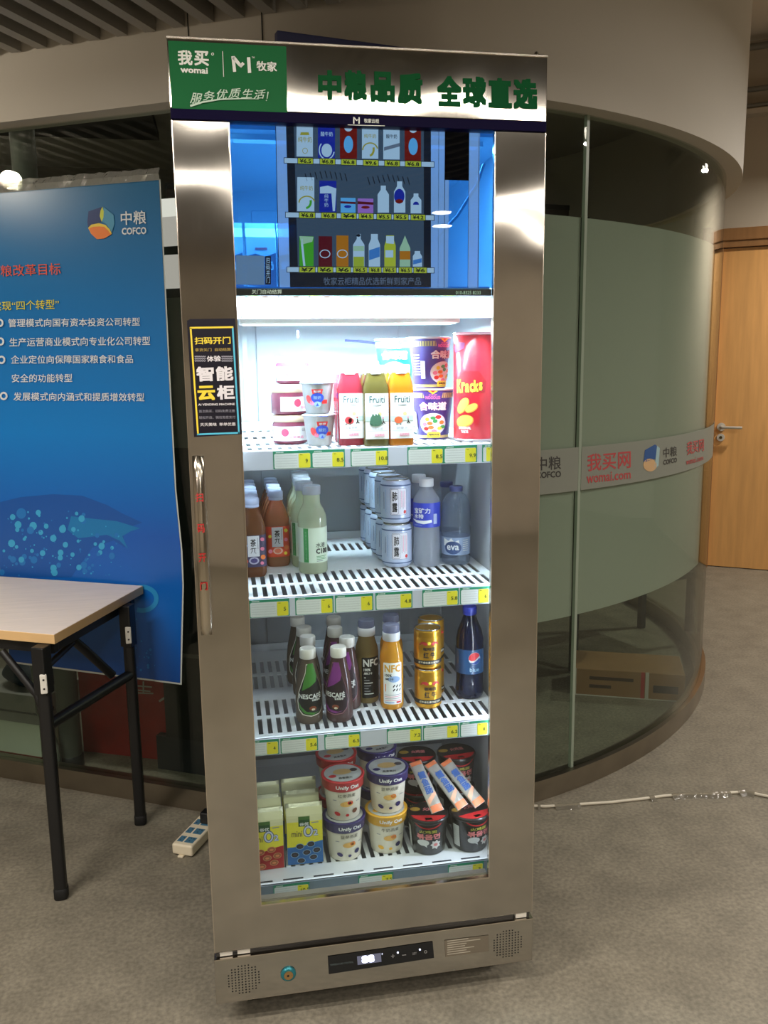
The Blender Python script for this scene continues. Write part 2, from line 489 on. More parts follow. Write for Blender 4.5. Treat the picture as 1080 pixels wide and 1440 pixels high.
# slatted low ceiling: boards square to the glass front, over the corridor
keep = MB()
bt = 2.298
t = -5.6
while t < 3.8:
    base = LA + LD * t
    s0 = 0.075 if base.x < 0.70 else max(0.075, min((base.y + 0.95) / -LN.y, (base.x - 0.80) / -LN.x))
    s1 = min((base.y + 4.35) / -LN.y, (base.x + 3.75) / -LN.x)
    if s1 > s0 + 0.05:
        a = base + LN * s0; b = base + LN * s1
        keep.obox(((a.x + b.x) / 2, (a.y + b.y) / 2, bt + 0.06), (LD.x * 0.017, LD.y * 0.017, 0), ((b.x - a.x) / 2, (b.y - a.y) / 2, 0), (0, 0, 0.06), m_slat)
    t += 0.0886
keep.box(-3.8, -4.4, bt + 0.26, 0.66, 1.0, bt + 0.30, m_dark)
keep.box(0.66, -4.4, bt + 0.26, 6.4, -0.93, bt + 0.30, m_dark)
keep.box(-3.8, 1.0, bt + 0.26, -0.2, 3.2, bt + 0.30, m_dark)
struct(keep.build('ceiling'))
# high ceiling of the corridor on the right, and the fascia where the slats stop
mb = MB(); mb.box(0.6, -0.95, 3.32, 6.4, 6.2, 3.38, m_white)
mb.box(0.80, -0.97, bt - 0.02, 6.4, -0.93, 3.34, M('fascia_grey', (120, 116, 108), .7, noise=.03))
struct(mb.build('ceiling_corridor'))
# white drum above the glass
mb = MB()
ribbon(mb, path(0.065), path(-0.03), 2.12, 3.34, m_white)
for t_ in (-0.128, -0.345):                                # joints between the boards
    q = LA + LD * t_ + LN * 0.0655
    mb.obox((q.x, q.y, 2.72), (LD.x * 0.0014, LD.y * 0.0014, 0), (LN.x * 0.001, LN.y * 0.001, 0), (0, 0, 0.46 if t_ > -.2 else .48), m_dark)
struct(mb.build('wall_soffit'))
# steel skirting under the glass
mb = MB(); ribbon(mb, path(0.022), path(-0.022), 0.0, 0.070, m_skirt)
struct(mb.build('baseboard_front'))
# glass panes
m_glass = GLASS('room_glass', (231, 237, 232), rough=0.01, refl=0.9)
m_edge = GLASS('glass_edge', (170, 200, 180), body=0.75, bodycol=(206, 216, 198), rough=0.3, refl=.5)
m_film = GLASS('frosted_film', (120, 128, 120), body=0.93, bodycol=(214, 213, 203), rough=0.35, refl=0.35, trans=.2)
m_band = GLASS('logo_band_film', (150, 156, 150), body=0.85, bodycol=(182, 184, 172), rough=0.3, refl=0.3)
def pane(name, a, b, z0=0.071, z1=2.15):
    return struct(ribbon(MB(), a, b, z0, z1, m_glass).build(name))
w1 = pane('window_1', [lpt(TL, .005), lpt(1.30, .005)], [lpt(TL, -.005), lpt(1.30, -.005)])
w2 = pane('window_2', [lpt(1.294, .005), lpt(-0.42, .005)], [lpt(1.294, -.005), lpt(-0.42, -.005)])
w3 = pane('window_3', arc(RG + .005, 3.0, SEAM - .12, 14), arc(RG - .005, 3.0, SEAM - .12, 14))
w4 = pane('window_4', arc(RG + .005, SEAM + .12, PHI1, 72), arc(RG - .005, SEAM + .12, PHI1, 72))
ribbon(MB(), arc(RG + .0062, SEAM - .16, SEAM + .16, 2), arc(RG - .0062, SEAM - .16, SEAM + .16, 2), 0.071, 2.148, m_edge).build('sealing_joint', w3)
FZ0, FZ1 = 0.595, 1.832
ribbon(MB(), arc(RG - .0056, 3.2, SEAM - .3, 14), arc(RG - .0066, 3.2, SEAM - .3, 14), FZ0, FZ1, m_film).build('frosted_film', w3)
ribbon(MB(), arc(RG - .0056, SEAM + .3, 50.5, 24), arc(RG - .0066, SEAM + .3, 50.5, 24), FZ0, FZ1, m_film).build('frosted_film', w4)
def oncyl(u, v, h=0.0):
    d = ray(u, v); ox, oy = CAM.x - CC.x, CAM.y - CC.y; r = RG + .005 + h
    A = d.x * d.x + d.y * d.y; B = 2 * (ox * d.x + oy * d.y); D = B * B - 4 * A * (ox * ox + oy * oy - r * r)
    return CAM + d * ((-B - sqrt(max(0.0, D))) / (2 * A))
def band(name, a0, a1, parent, n):
    mb = MB(); ribbon(mb, arc(RG + .0066, a0, a1, n), arc(RG + .0056, a0, a1, n), 1.006, 1.143, m_band)
    return mb.build(name, parent)
b3 = band('logo_band', 3.2, SEAM - .2, w3, 14)
b4 = band('logo_band', SEAM + .2, 74, w4, 40)
k_red = P('band_red', (176, 70, 72)); k_grey = P('band_dark', (62, 60, 58)); k_blue = P('band_blue', (44, 82, 138)); k_teal = P('band_teal', (150, 178, 182)); k_or = P('band_orange', (196, 160, 118))
mb = MB(); pr = Print(mb, lambda u, v, h: oncyl(u, v, h + .002), du=6)
pr.quad('中粮', (754, 643), (789, 641), (789, 660), (754, 662), k_grey, .01); pr.quad('COFCO', (754, 664), (789, 662), (789, 671), (754, 673), k_grey, .03)
mb.build('logo_print', w3)
mb = MB(); pr = Print(mb, lambda u, v, h: oncyl(u, v, h + .002), du=5)
pr.quad('我买网', (826, 639), (887, 633), (887, 658), (826, 663), k_red, .015); pr.quad('womai.com', (825, 666), (887, 661), (887, 673), (825, 680), k_red, .015)
pr.poly([(907, 633), (921, 625), (924, 627), (922, 645), (909, 649), (905, 650)], k_blue, False); pr.poly([(924, 627), (928, 630), (926, 655), (920, 660), (922, 645)], k_teal, False)
pr.poly(ell(914, 654, 9.5, 9, 16, rot=.4), k_or)
pr.quad('中粮', (933, 630), (952, 627), (952, 641), (933, 644), k_grey, .01); pr.quad('COFCO', (933, 647), (952, 643), (952, 650), (933, 654), k_grey, .03)
pr.quad('我买网', (966, 622), (990, 616), (990, 634), (966, 640), k_red, .015); pr.quad('womai.com', (965, 646), (989, 640), (989, 647), (965, 654), k_red, .015)
mb.build('logo_print', w4)
# corridor walls
m_dw = M('door_wall_paint', (186, 174, 156), 0.75, noise=0.02, nscale=3)
DA = Vector((3.254, 3.607)); DD = Vector((0.827, -0.563)).normalized(); DN = Vector((DD.y, -DD.x))
if DN.dot(Vector((CAM.x, CAM.y)) - DA) < 0: DN = -DN
def dpt(t, z, off=0.0):
    q = DA + DD * t + DN * off; return Vector((q.x, q.y, z))
DW, DT = 0.95, 2.20                                         # door opening with its frame
def wallbox(t0, t1, z0, z1, th, m, mb, off=0.0, bev=0.0):
    c = dpt((t0 + t1) / 2, (z0 + z1) / 2, off - th / 2)
    return mb.obox(c, (DD.x * (t1 - t0) / 2, DD.y * (t1 - t0) / 2, 0), (DN.x * th / 2, DN.y * th / 2, 0), (0, 0, (z1 - z0) / 2), m, bev)
mb = MB(); wallbox(-2.3, -0.02, 0, 3.34, .1, m_dw, mb); wallbox(-0.02, DW, DT + .02, 3.34, .1, m_dw, mb); wallbox(DW, 3.6, 0, 3.34, .1, m_dw, mb)
struct(mb.build('wall_corridor'))
m_wood = M('honey_door_wood', (214, 160, 96), 0.38, noise=0.10, nscale=5, stretch=(6, 6, 0.5))
m_frame = M('door_frame_wood', (150, 108, 66), 0.4, noise=0.12, nscale=5, stretch=(6, 6, 0.6))
m_chrome = M('brushed_nickel', (222, 216, 204), 0.35, 0.5)
dr = thing('door_1', 'honey wood door with a lever handle beyond the curved glass', 'door', dpt(.45, 0))
dr['kind'] = 'structure'
def wb(mb, name, root):
    o = mb.build(name, root); o.matrix_parent_inverse = Matrix.Translation(-Vector(root.location)); return o
mb = MB(); wallbox(.02, DW - .04, .006, DT - .10, .045, m_wood, mb, -.03); leaf = wb(mb, 'door_leaf', dr)
mb = MB()
wallbox(-.07, .02, 0, DT + .02, .12, m_frame, mb, .015); wallbox(DW - .04, DW + .05, 0, DT + .02, .12, m_frame, mb, .015)
wallbox(-.07, DW + .05, DT - .095, DT - .055, .10, m_frame, mb, .004); wallbox(-.07, DW + .05, DT - .055, DT + .02, .12, m_frame, mb, .02, .004)
wb(mb, 'door_frame', dr)
mb = MB()
h0 = dpt(.062, .955, -.028); hn = Vector((DN.x, DN.y, 0)); hd = Vector((DD.x, DD.y, 0))
mb.tube([h0, h0 + hn * .008], .027, m_chrome, 16); mb.tube([h0, h0 + hn * .05, h0 + hn * .056 + hd * .01, h0 + hn * .056 + hd * .13], .0095, m_chrome, 10)
wb(mb, 'door_handle', dr)
mb = MB(); h1 = dpt(.062, .885, -.028); mb.tube([h1, h1 + hn * .010], .025, m_chrome, 16); mb.tube([h1 + hn * .009, h1 + hn * .013], .010, M('keyhole_brass', (120, 105, 70), .3, 1.0), 12)
wb(mb, 'lock_rosette', dr)
# bulkhead and pipes high on the corridor wall
mb = MB(); wallbox(-1.5, 3.5, 2.875, 2.905, .1, m_wall, mb, .10); struct(mb.build('trim_1'))
m_pipe = M('pipe_grey', (120, 116, 108), .5, noise=.05)
for zz, rr, off in ((3.02, .016, .08), (2.925, .012, .09), (3.25, .02, .12)):
    t = thing('ceiling_pipe', {3.02: 'grey pipe high on the corridor wall, middle of the three', 2.925: 'thin grey pipe lowest above the bulkhead ledge', 3.25: 'grey pipe highest near the corridor ceiling at top right'}[zz], 'pipe', dpt(1.0, zz, off), group='pipes under the corridor ceiling')
    mb = MB(); mb.tube([dpt(-1.2, zz, off), dpt(3.4, zz, off)], rr, m_pipe, 12); wb(mb, 'pipe_run', t)
    for tt in (.02, .3, .9, 2.2):
        mb = MB(); mb.tube([dpt(tt - .012, zz, off), dpt(tt + .012, zz, off)], rr * 1.25, m_pipe, 12); c_ = dpt(tt, zz, off * .5); mb.obox(c_, hd * .01, hn * (off / 2), (0, 0, .006), m_pipe); wb(mb, 'pipe_bracket', t)
# outer walls behind the camera and at the sides (seen in the steel)
struct(MB().box(-3.9, -4.5, 0, -3.8, 6.3, 3.4, m_back).build('wall_left'))
struct(MB().box(-3.9, -4.5, 0, 6.5, -4.4, 3.4, m_back).build('wall_back'))
struct(MB().box(6.4, -4.5, 0, 6.5, 6.3, 3.4, m_wall).build('wall_right'))
# room behind the glass
mb = MB(); mb.box(-3.8, 4.2, 0, 1.70, 4.3, 3.3, m_inner); mb.box(-3.8, 6.2, 0, 6.4, 6.3, 3.4, m_inner)
struct(mb.build('wall_inner'))
mb = MB(); ribbon(mb, path(-0.031), [lpt(TL, -3.0), lpt(2.0, -3.0), lpt(0.6, -2.9), lpt(0, -2.8), lpt(-.3, -2.7), lpt(-.43, -2.7)] + [(1.2, 3.6)] * 65, 2.62, 2.66, M('inner_ceiling', (176, 170, 162), .8, noise=.03)); struct(mb.build('ceiling_inner'))

# ================================================================== ceiling lamps
m_house = M('lamp_housing', (210, 206, 198), 0.4, noise=.02)
m_diff = EMIT('lamp_diffuser', (255, 240, 218), 2.5)
for i, (x, y, z, ln, pw) in enumerate(LINEAR):
    lab = ['long linear ceiling lamp overhead in front of the fridge header', 'short linear ceiling lamp facing the left door frame', 'short linear ceiling lamp facing the right door frame', 'short linear ceiling lamp farthest back on the right', 'added linear ceiling lamp brightening the folding table side', 'added linear ceiling lamp far back, brightening the left', 'linear ceiling lamp at the right of the corridor'][i]
    t = thing('linear_lamp', lab, 'ceiling lamp', (x, y, z), 0, 'linear ceiling lamps')
    MB().box(-ln / 2 - .02, -.04, .003, ln / 2 + .02, .04, .05, m_house, .004).build('lamp_housing', t)
    MB().box(-ln / 2, -.03, -.001, ln / 2, .03, .003, m_diff).build('diffuser', t)
t = thing('pendant_lamp', 'white globe pendant lamp added above the folding table, left of the fridge', 'ceiling lamp', (-1.43, .91, 2.15))  # globe added to brighten the soffit; its place follows the glare on the sleeve
_g = MB(); _b = bmesh.new(); bmesh.ops.create_uvsphere(_b, u_segments=24, v_segments=16, radius=.036); _g.bm(_b, EMIT('globe_glow', (255, 242, 222), 270.0), True); _g.build('globe', t)
MB().lathe([(.018, .033), (.018, .075), (.010, .085)], m_house, 16).build('lamp_cap', t); MB().tube([(0, 0, .08), (0, 0, .30)], .004, m_house, 8).build('rod', t)
t = thing('linear_lamp', 'added linear lamp brightening the room behind the glass', 'ceiling lamp', (-0.75, 2.05, 2.48), rad(-29), 'linear ceiling lamps')  # fixture for the added inner room light
MB().box(-.62, -.04, .003, .62, .04, .042, m_house, .004).build('lamp_housing', t)
MB().box(-.6, -.03, -.001, .6, .03, .003, m_diff).build('diffuser', t)
for i, (x, y, z) in enumerate(SPOTS):
    zt = 3.32 if y > -.95 else bt + .26
    lab = ['round corridor spot lamp nearest the curved glass', 'round corridor spot lamp halfway to the wooden door', 'round corridor spot lamp in front of the wooden door', 'small round spot lamp far back under the slats'][i]
    t = thing('spot_lamp', lab, 'ceiling lamp', (x, y, z), 0, 'round corridor spots')
    MB().lathe([(.062, 0), (.066, .01), (.066, .12), (.05, .14)], m_house, 24).build('lamp_can', t)
    MB().lathe([(.055, -.003), (.055, .001)] if i == 3 else [(.008, -.062), (.030, -.056), (.048, -.038), (.056, -.014), (.056, .001)], EMIT('spot_glow', (255, 244, 225), 30.0), 24).build('lamp_globe', t)
    MB().tube([(0, 0, .14), (0, 0, zt - z)], .008, m_house, 8).build('rod', t)
# ================================================================== the fridge
FW = 0.705
X0, X1, Z0, Z1 = 0.1006, 0.6040, 0.2827, 1.8454          # window of the door
fr = thing('display_fridge', 'tall stainless steel vending fridge with a glass door and a green sign', 'fridge', (FW / 2, 0.34, 0))
FINV = Matrix.Translation(-Vector(fr.location))
def fp(mb, name, label=None):
    o = mb.build(name, fr); o.matrix_parent_inverse = FINV
    if label: o['label'] = label
    return o
m_steel = STEEL('fridge_steel', (178, 172, 163), 0.13, wave=0.6, wscale=2.6, stretch=(1.0, 1.0, 1.3), brush=(160, 2, 2), aniso=.93)
m_steelh = STEEL('header_steel', (174, 168, 158), 0.095, wave=0.6, wscale=2.4, stretch=(1.6, 1, 1.0), brush=(160, 2, 2), aniso=.9)
m_edge_s = STEEL('steel_edge', (210, 200, 186), 0.2, wave=0.02)
m_liner = M('white_liner', (168, 170, 176), 0.35, noise=0.015, nscale=4)
m_shelf = M('white_shelf_steel', (232, 234, 238), 0.35, noise=0.01)
m_black = M('black_plastic', (16, 16, 18), 0.35, noise=0.1)
m_navy = M('navy_gloss_strip', (16, 10, 46), 0.5, spec=.05)
m_trimw = M('white_plastic', (226, 220, 208), 0.4, noise=.02)
YB = 0.695
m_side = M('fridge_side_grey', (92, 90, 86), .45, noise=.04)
mb = MB(); mb.box(0.002, 0.052, 0.10, 0.052, YB, 1.97, m_side, .002); fp(mb, 'side_panel')
mb = MB(); mb.box(0.668, 0.052, 0.10, FW - .002, YB, 1.97, m_side, .002); fp(mb, 'side_panel')
mb = MB(); mb.box(0.053, 0.666, 0.10, 0.667, YB - .001, 1.97, m_steel); fp(mb, 'back_panel')
mb = MB(); mb.box(0.053, 0.052, 1.86, 0.667, 0.665, 1.969, m_steel); fp(mb, 'top_panel')
mb = MB(); mb.box(0.053, 0.052, 0.10, 0.667, 0.665, 0.235, m_steel); fp(mb, 'bottom_panel')
mb = MB()
mb.box(0.0525, 0.053, 0.236, 0.058, 0.660, 1.859, m_liner); mb.box(0.661, 0.053, 0.236, 0.6675, 0.660, 1.859, m_liner)
mb.box(0.0525, 0.655, 0.236, 0.6675, 0.6655, 1.859, m_liner); mb.box(0.058, 0.053, 0.236, 0.661, 0.655, 0.242, m_liner); mb.box(0.058, 0.053, 1.848, 0.661, 0.655, 1.859, m_liner)
fp(mb, 'liner')
# air duct in front of the back wall, with rows of slots
m_slot = M('dark_slot', (52, 52, 60), 0.7)
mb = MB(); mb.box(0.16, 0.6495, 0.262, 0.54, 0.6545, 1.80, m_liner, .002)
for xx in (.075, .13, .57, .62): mb.box(xx - .006, .6535, .25, xx + .006, .6552, 1.84, M('shelf_rail', (170, 172, 176), .4, .6))
fp(mb, 'air_duct')
# header panel with the sign and the slogan
mb = MB(); mb.box(-0.001, -0.002, 1.8665, FW, 0.050, 1.985, m_steelh, .0012)
mb.box(-0.0015, -0.0035, 1.981, FW + .0005, 0.0505, 1.9856, m_edge_s, .0008)
hd_ = fp(mb, 'header_panel')
m_green = M('sign_green', (22, 104, 56), .5, spec=.15); m_gtxt = M('slogan_green', (16, 84, 44), .6, spec=.08); k_w = P('ink_white', (236, 238, 230)); k_w2 = P('ink_soft_white', (196, 222, 200))
mb = MB(); pr = Print(mb, fy(-0.002), h0=.0012)
pr.poly([(236.2, 57), (402.5, 65.3), (404.3, 160.6), (242.0, 154.8)], m_green)
pr.quad('我', (249.5, 70), (270, 71), (271, 92), (250.5, 91), k_w, .035); pr.quad('买', (272.5, 71), (293, 72), (294, 93), (273.5, 92), k_w, .035)
pr.ring(299, 76, 1.6, 1.6, .9, k_w, 12); pr.quad('womai', (253.5, 93.5), (292, 95.5), (292.4, 104), (254, 102), k_w, .04)
pr.line([(313, 72), (314.5, 108)], .9, k_w)
pr.line([(327.5, 79), (330, 101)], 4.4, k_w, False); pr.line([(328, 80.5), (337.5, 91.5), (340.5, 92)], [5.2, 4.4, 4.0], k_w, False); pr.line([(337.5, 94), (342.5, 88.5)], [4, 4.6], k_w, False)
pr.line([(349.5, 80.5), (351, 102.5)], 4.6, k_w); pr.quad('™', (354, 79.5), (358, 79.7), (358, 82), (354, 81.8), k_w)
pr.quad('牧家', (360.5, 85.5), (389, 87), (389.6, 101), (361, 99.5), k_w, .03)
for ch, x, y, w, hh, r in (('服', 268, 131, 15, 15, -.1), ('务', 286, 128, 15, 14, -.1), ('优', 304, 125.5, 15, 14, -.05), ('质', 322, 124, 15, 14, 0), ('生', 340, 125, 15, 13, .02), ('活', 357, 126, 15, 13, .05)):
    pr.quad(ch, (x + 2.5, y + r * 8), (x + w + 2.5, y - r * 8), (x + w - 1, y + hh - r * 8), (x - 1, y + hh + r * 8), k_w2, .012)
pr.line([(377, 129), (380.5, 133), (375.5, 139)][::2], [1.8, .9], k_w2, False); pr.disc(374.6, 141.2, .9, .9, k_w2)
pr.line([(267.5, 149), (285, 143.5), (310, 139.5), (340, 138.6), (364, 139.2)], [3.2, 2.4, 2.0, 1.4, .7], k_w2)
sg = mb.build('sign_sticker', hd_); sg['label'] = 'green sign sticker at the header left'
for ch, x0, y0, x1, y1 in (('中', 447, 98, 480, 140), ('粮', 484, 98, 516, 141), ('品', 521, 100, 555, 143), ('质', 559, 102, 594, 146), ('全', 614.5, 106, 649, 149), ('球', 650.5, 107, 684, 150.5), ('直', 686.5, 109, 719.5, 151.5), ('选', 722, 110, 755.5, 153)):
    k = (y1 - y0) * .012; mb = MB(); pr = Print(mb, fy(-0.002), h0=.0012)
    pr.quad(ch, (x0, y0), (x1, y0 + 1.2), (x1 + k, y1 + 1), (x0 + k, y1), m_gtxt, .07); mb.build('slogan_character', hd_)
mb = MB(); mb.box(.690, .006, 1.9857, .703, .03, 1.990, m_edge_s, .001); mb.lathe([(.004, 0), (.004, .006), (.002, .008)], m_steelh, 10, c=(.690, .018, 1.9895)); mb.box(.655, .004, 1.9857, .70, .022, 1.9885, m_steelh, .0008); mb.build('header_bracket', hd_)
# navy strip with the small logo
mb = MB(); mb.box(-0.001, -0.0035, 1.8478, FW, 0.048, 1.8655, m_navy, .0008)
ns = fp(mb, 'navy_strip')
mb = MB(); pr = Print(mb, fy(-0.0035), h0=.0006)
pr.line([(497.5, 174), (497.5, 164.5)], 1.8, k_w, False); pr.line([(497.8, 165), (501.5, 169.5), (503.5, 168)], 1.6, k_w, False); pr.line([(505, 174), (505, 164.8)], 1.8, k_w)
pr.quad('牧家云柜', (512, 166.5), (533, 167.2), (533, 173.4), (512, 172.7), k_w, .02); pr.line([(489, 175.6), (541, 177)], .9, k_w)
mb.build('logo_print', ns)
# door
mb = MB(); DZ0, DZ1 = 0.1840, 1.8470
pr_ = []
mb.box(0.0, 0.0, DZ0, X0, 0.046, DZ1, m_steel, .0015); mb.box(X1, 0.0, DZ0, FW, 0.013, DZ1, m_steel, .0012); mb.box(X1 + .024, 0.0128, DZ0, FW, 0.046, DZ1, m_steel)
mb.box(X0 - .001, 0.0, DZ0, X1 + .001, 0.013, Z0, m_steel, .0012); mb.box(X0 - .001, 0.0128, DZ0, X1 + .001, 0.0455, Z0 - .030, m_steelh)
mb.box(X0 - .0004, .0004, Z0, X0 + .0014, .02, Z1, m_edge_s); mb.box(X1 - .0014, .0004, Z0, X1 + .0004, .0125, Z1, m_edge_s); mb.box(X0, -.0004, Z0 - .0022, X1, .0135, Z0 + .001, m_edge_s)
mb.box(-.0008, .0, DZ0, .001, .046, DZ1, m_edge_s, .0004); mb.box(FW - .001, .0, DZ0, FW + .0008, .046, DZ1, m_edge_s, .0004)
door = fp(mb, 'door_frame')
m_pane = GLASS('door_glass', (240, 246, 245), rough=.004, refl=0.8)
mb = MB(); mb.box(X0 + .001, .0065, Z0, X1 - .001, .0125, Z1, m_pane); mb.build('door_glass', door)
mb = MB(); mb.box(0.055, .0465, Z0 - .03, X0 + .002, .054, Z1, m_trimw); mb.box(X1 + .025, .0465, Z0 - .03, .664, .054, Z1, m_trimw); mb.box(.055, .0465, Z0 - .055, .664, .054, Z0 - .036, m_trimw); mb.build('door_gasket', door)
# clear profile under the glass with the pale strip at its foot
mb = MB(); mb.box(X0 + .002, .014, Z0 + .001, X1 - .002, .030, Z0 + .004, M('silver_profile', (150, 142, 132), .35, .6)); mb.build('glazing_bead', door)
# handle: a bowed flat bar with four red characters
mb = MB(); n = 24; pts = []
hx = lambda f: (0.0215, 0.0215)
ha = ony(279, 641, -.004); hb = ony(290, 893, -.004)
hx0 = (ha.x + hb.x) / 2
hz1, hz0 = ha.z, hb.z
vsF = []; W_ = .0105
def bow(f): return -.004 - .030 * sin(pi * min(1, max(0, f))) ** .55
sect = []
for i in range(n + 1):
    f = i / n; z = hz0 + (hz1 - hz0) * f; y = bow(f)
    sect.append([(hx0 - W_, y, z), (hx0 + W_, y, z), (hx0 + W_, y + .004, z), (hx0 - W_, y + .004, z)])
vs = [q for s_ in sect for q in s_]; fs = []
for i in range(n):
    for k in range(4): fs.append((4 * i + k, 4 * i + (k + 1) % 4, 4 * i + 4 + (k + 1) % 4, 4 * i + 4 + k))
mb.add(vs, fs, STEEL('handle_steel', (190, 180, 164), .16, wave=.05), True); mb.add(sect[0] + sect[-1], [(0, 1, 2, 3), (7, 6, 5, 4)], m_edge_s)
for f in (.10, .58, .90): mb.tube([(hx0 - .004, bow(f) + .002, hz0 + (hz1 - hz0) * f), (hx0 - .004, .001, hz0 + (hz1 - hz0) * f)], .004, m_edge_s, 8)
hn_ = mb.build('handle', door)
k_hr = P('handle_red', (170, 36, 34))
for ch, zf in (('扫', .785), ('码', .62), ('开', .46), ('门', .30)):
    mb = MB(); pr = Print(mb, lambda u, v, h: Vector((u, bow((v - hz0) / (hz1 - hz0)) - h, v)), h0=.0016, dv=.004); z = hz0 + (hz1 - hz0) * zf
    pr.text(ch, hx0 - .0072, z - .0085, hx0 + .0072, z + .0085, k_hr, .03); mb.build('handle_character', door)
# sticker on the door frame
mb = MB(); k_bk = P('sticker_black', (14, 12, 30), .3); k_y = P('sticker_yellow', (240, 212, 60)); k_c = P('sticker_cyan', (82, 186, 216)); k_lt = P('sticker_white', (226, 222, 226)); k_dim = P('sticker_grey', (150, 148, 160)); k_gold = P('sticker_gold', (176, 152, 74))
pr = Print(mb, fy(-0.0006), h0=.0006)
def sk(x, y): return (250 + x * 110 / 792, 430 + y * 200 / 1440)
pr.poly([sk(95, 150), sk(125, 135), sk(580, 128), sk(650, 1300), sk(165, 1330), sk(95, 200)], k_bk)
pr.line([sk(205, 1300), sk(130, 222)], 2.4, k_y, False); pr.line([sk(120, 224), sk(562, 216)], 2.6, k_y, False); pr.line([sk(556, 220), sk(620, 1295)], 2.4, k_c, False); pr.line([sk(195, 1302), sk(626, 1286)], 2.4, k_c)
def sq(t, x0, y0, x1, y1, m, b=0.0, sh=.055):
    k = sh * (y1 - y0)
    pr.quad(t, sk(x0, y0 + 6), sk(x1, y0), sk(x1 + k, y1), sk(x0 + k, y1 + 6), m, b); pr.h -= pr.step
sq('扫码开门', 168, 312, 532, 386, k_y, .03); sq('拿货关门  自动结算', 174, 424, 536, 458, k_gold, .01)
sq('体验', 292, 502, 434, 562, k_lt, .03)
for xx in (172, 444):
    for yy in range(3): pr.line([sk(xx + 11 * i, 512 + yy * 22 + (6 if i % 2 else -3)) for i in range(11)], 1.6, k_dim, False)
sq('智', 184, 612, 362, 762, k_lt, .05); sq('能', 382, 610, 556, 756, k_lt, .05); sq('云', 196, 806, 374, 954, k_y, .055); sq('柜', 392, 800, 572, 946, k_lt, .05)
sq('AI VENDING MACHINE', 206, 984, 576, 1006, k_lt, .03); sq('首次购买，扫码免费注册', 214, 1048, 578, 1078, k_dim); sq('轻松开启，微信免密支付', 216, 1112, 582, 1142, k_dim); sq('天天美味  单单优惠', 226, 1180, 584, 1214, k_lt, .01)
st = mb.build('door_sticker', door); st['label'] = 'black door sticker with yellow and white writing'
# base panel: grilles, lock, controller, plate
mb = MB(); BZ0, BZ1 = 0.0635, 0.1690
mb.box(-0.002, -0.002, BZ0, FW + .002, .046, BZ1, m_steel, .0015); mb.box(-.002, -.0034, BZ1 - .0012, FW + .002, .046, BZ1 + .0012, m_edge_s, .0006)
base = fp(mb, 'base_panel')
def grille(cu, cv, cols, name):
    mb = MB()
    c = ony(cu, cv, -0.002)
    for i in range(-5, 5):
        for j in range(-5, 6):
            x = (i + .5) * .0071; z = j * .0064
            if (x / .036) ** 2 + (z / .036) ** 2 < 1.02: mb.lathe([(.0013, 0), (.0013, .0005)], m_black, 8, c=(0, 0, 0)) if False else mb.add([(c.x + x + .0018 * cos(a * pi / 3), -.0022, c.z + z + .0018 * sin(a * pi / 3)) for a in range(6)], [(5, 4, 3, 2, 1, 0)], m_black)
    return mb.build(name, base)
grille(343, 1377, 8, 'speaker_grille'); grille(714, 1327, 8, 'speaker_grille')
mb = MB(); c = ony(405.5, 1369, -.002)
def ylathe(prof, m, c, n=28):
    """turned about the -y axis"""
    t_ = MB(); t_.lathe([(r, h) for r, h in prof], m, n)
    mb.add([(c.x + q[0], c.y - q[2], c.z + q[1]) for q in t_.v], t_.f, m, False)
ylathe([(.0165, 0), (.0165, .003), (.0135, .0055), (.0105, .006)], M('teal_lock_ring', (48, 128, 140), .3, .6), c); ylathe([(.0098, .0055), (.0098, .0075)], M('brass_lock', (176, 140, 92), .35, .8), c)
ylathe([(.0026, .0075), (.0026, .0079)], m_black, Vector((c.x - .001, c.y, c.z)), 10)
mb.add([(c.x + .0055, c.y - .0078, c.z), (c.x + .0075, c.y - .0078, c.z), (c.x + .0075, c.y - .0078, c.z + .001)], [(0, 1, 2)], m_black)
mb.build('lock', base)['label'] = 'teal ringed brass key lock'
m_pan = P('controller_black', (14, 16, 20), .25); k_led = EMIT('controller_digits', (220, 225, 255), 3.5); k_ledb = EMIT('controller_glow', (150, 150, 170), .5)
mb = MB(); pr = Print(mb, fy(-0.002), h0=.0012)
pr.poly([(461, 1345), (608.5, 1324), (610.5, 1347), (462.5, 1370)], m_pan)
pr.quad('TEMPERATURE CONTROL', (464, 1356), (497, 1351.5), (497, 1354), (464, 1358.5), P('controller_print', (84, 96, 98)))
pr.poly([(502, 1345), (535.5, 1340), (536.5, 1352.5), (503, 1357)], k_ledb); pr.quad('88', (508, 1344.5), (526, 1342), (527, 1352.6), (509, 1355), k_led, .06)
pr.disc(537.5, 1341.5, .7, .7, k_led)
for x, y in ((559.5, 1339.6), (590.5, 1335.4)): pr.disc(x, y, 1.3, 1.3, k_led)
k_cp = P('controller_marks', (150, 150, 150)); pr.line([(550, 1344.8), (555, 1344.2)], 1, k_cp, False); pr.line([(552.5, 1342), (552.7, 1347)], 1, k_cp, False); pr.line([(565.5, 1343.4), (571, 1342.6)], 1, k_cp, False); pr.quad('SET', (580, 1339.5), (586, 1338.7), (586, 1342), (580, 1342.8), k_cp); pr.ring(598.5, 1338.5, 1.8, 1.8, .8, k_cp, 10)
mb.build('controller_display', base)
mb = MB(); pr = Print(mb, fy(-0.002), h0=.0009)
pr.poly([(625, 1322.5), (687, 1315), (688, 1337.5), (626.5, 1346)], P('plate_grey', (110, 101, 87), .4)); k_pl = P('plate_print', (180, 172, 156))
for i, ln in enumerate((.55, .86, .5, .46, .7, .5, .6)):
    y = 1323.4 + i * 3.1; pr.line([(629, y + .2), (629 + 54 * ln, y + .2 - 54 * ln * .13)], 1.1, k_pl, False)
mb.build('rating_plate', base)
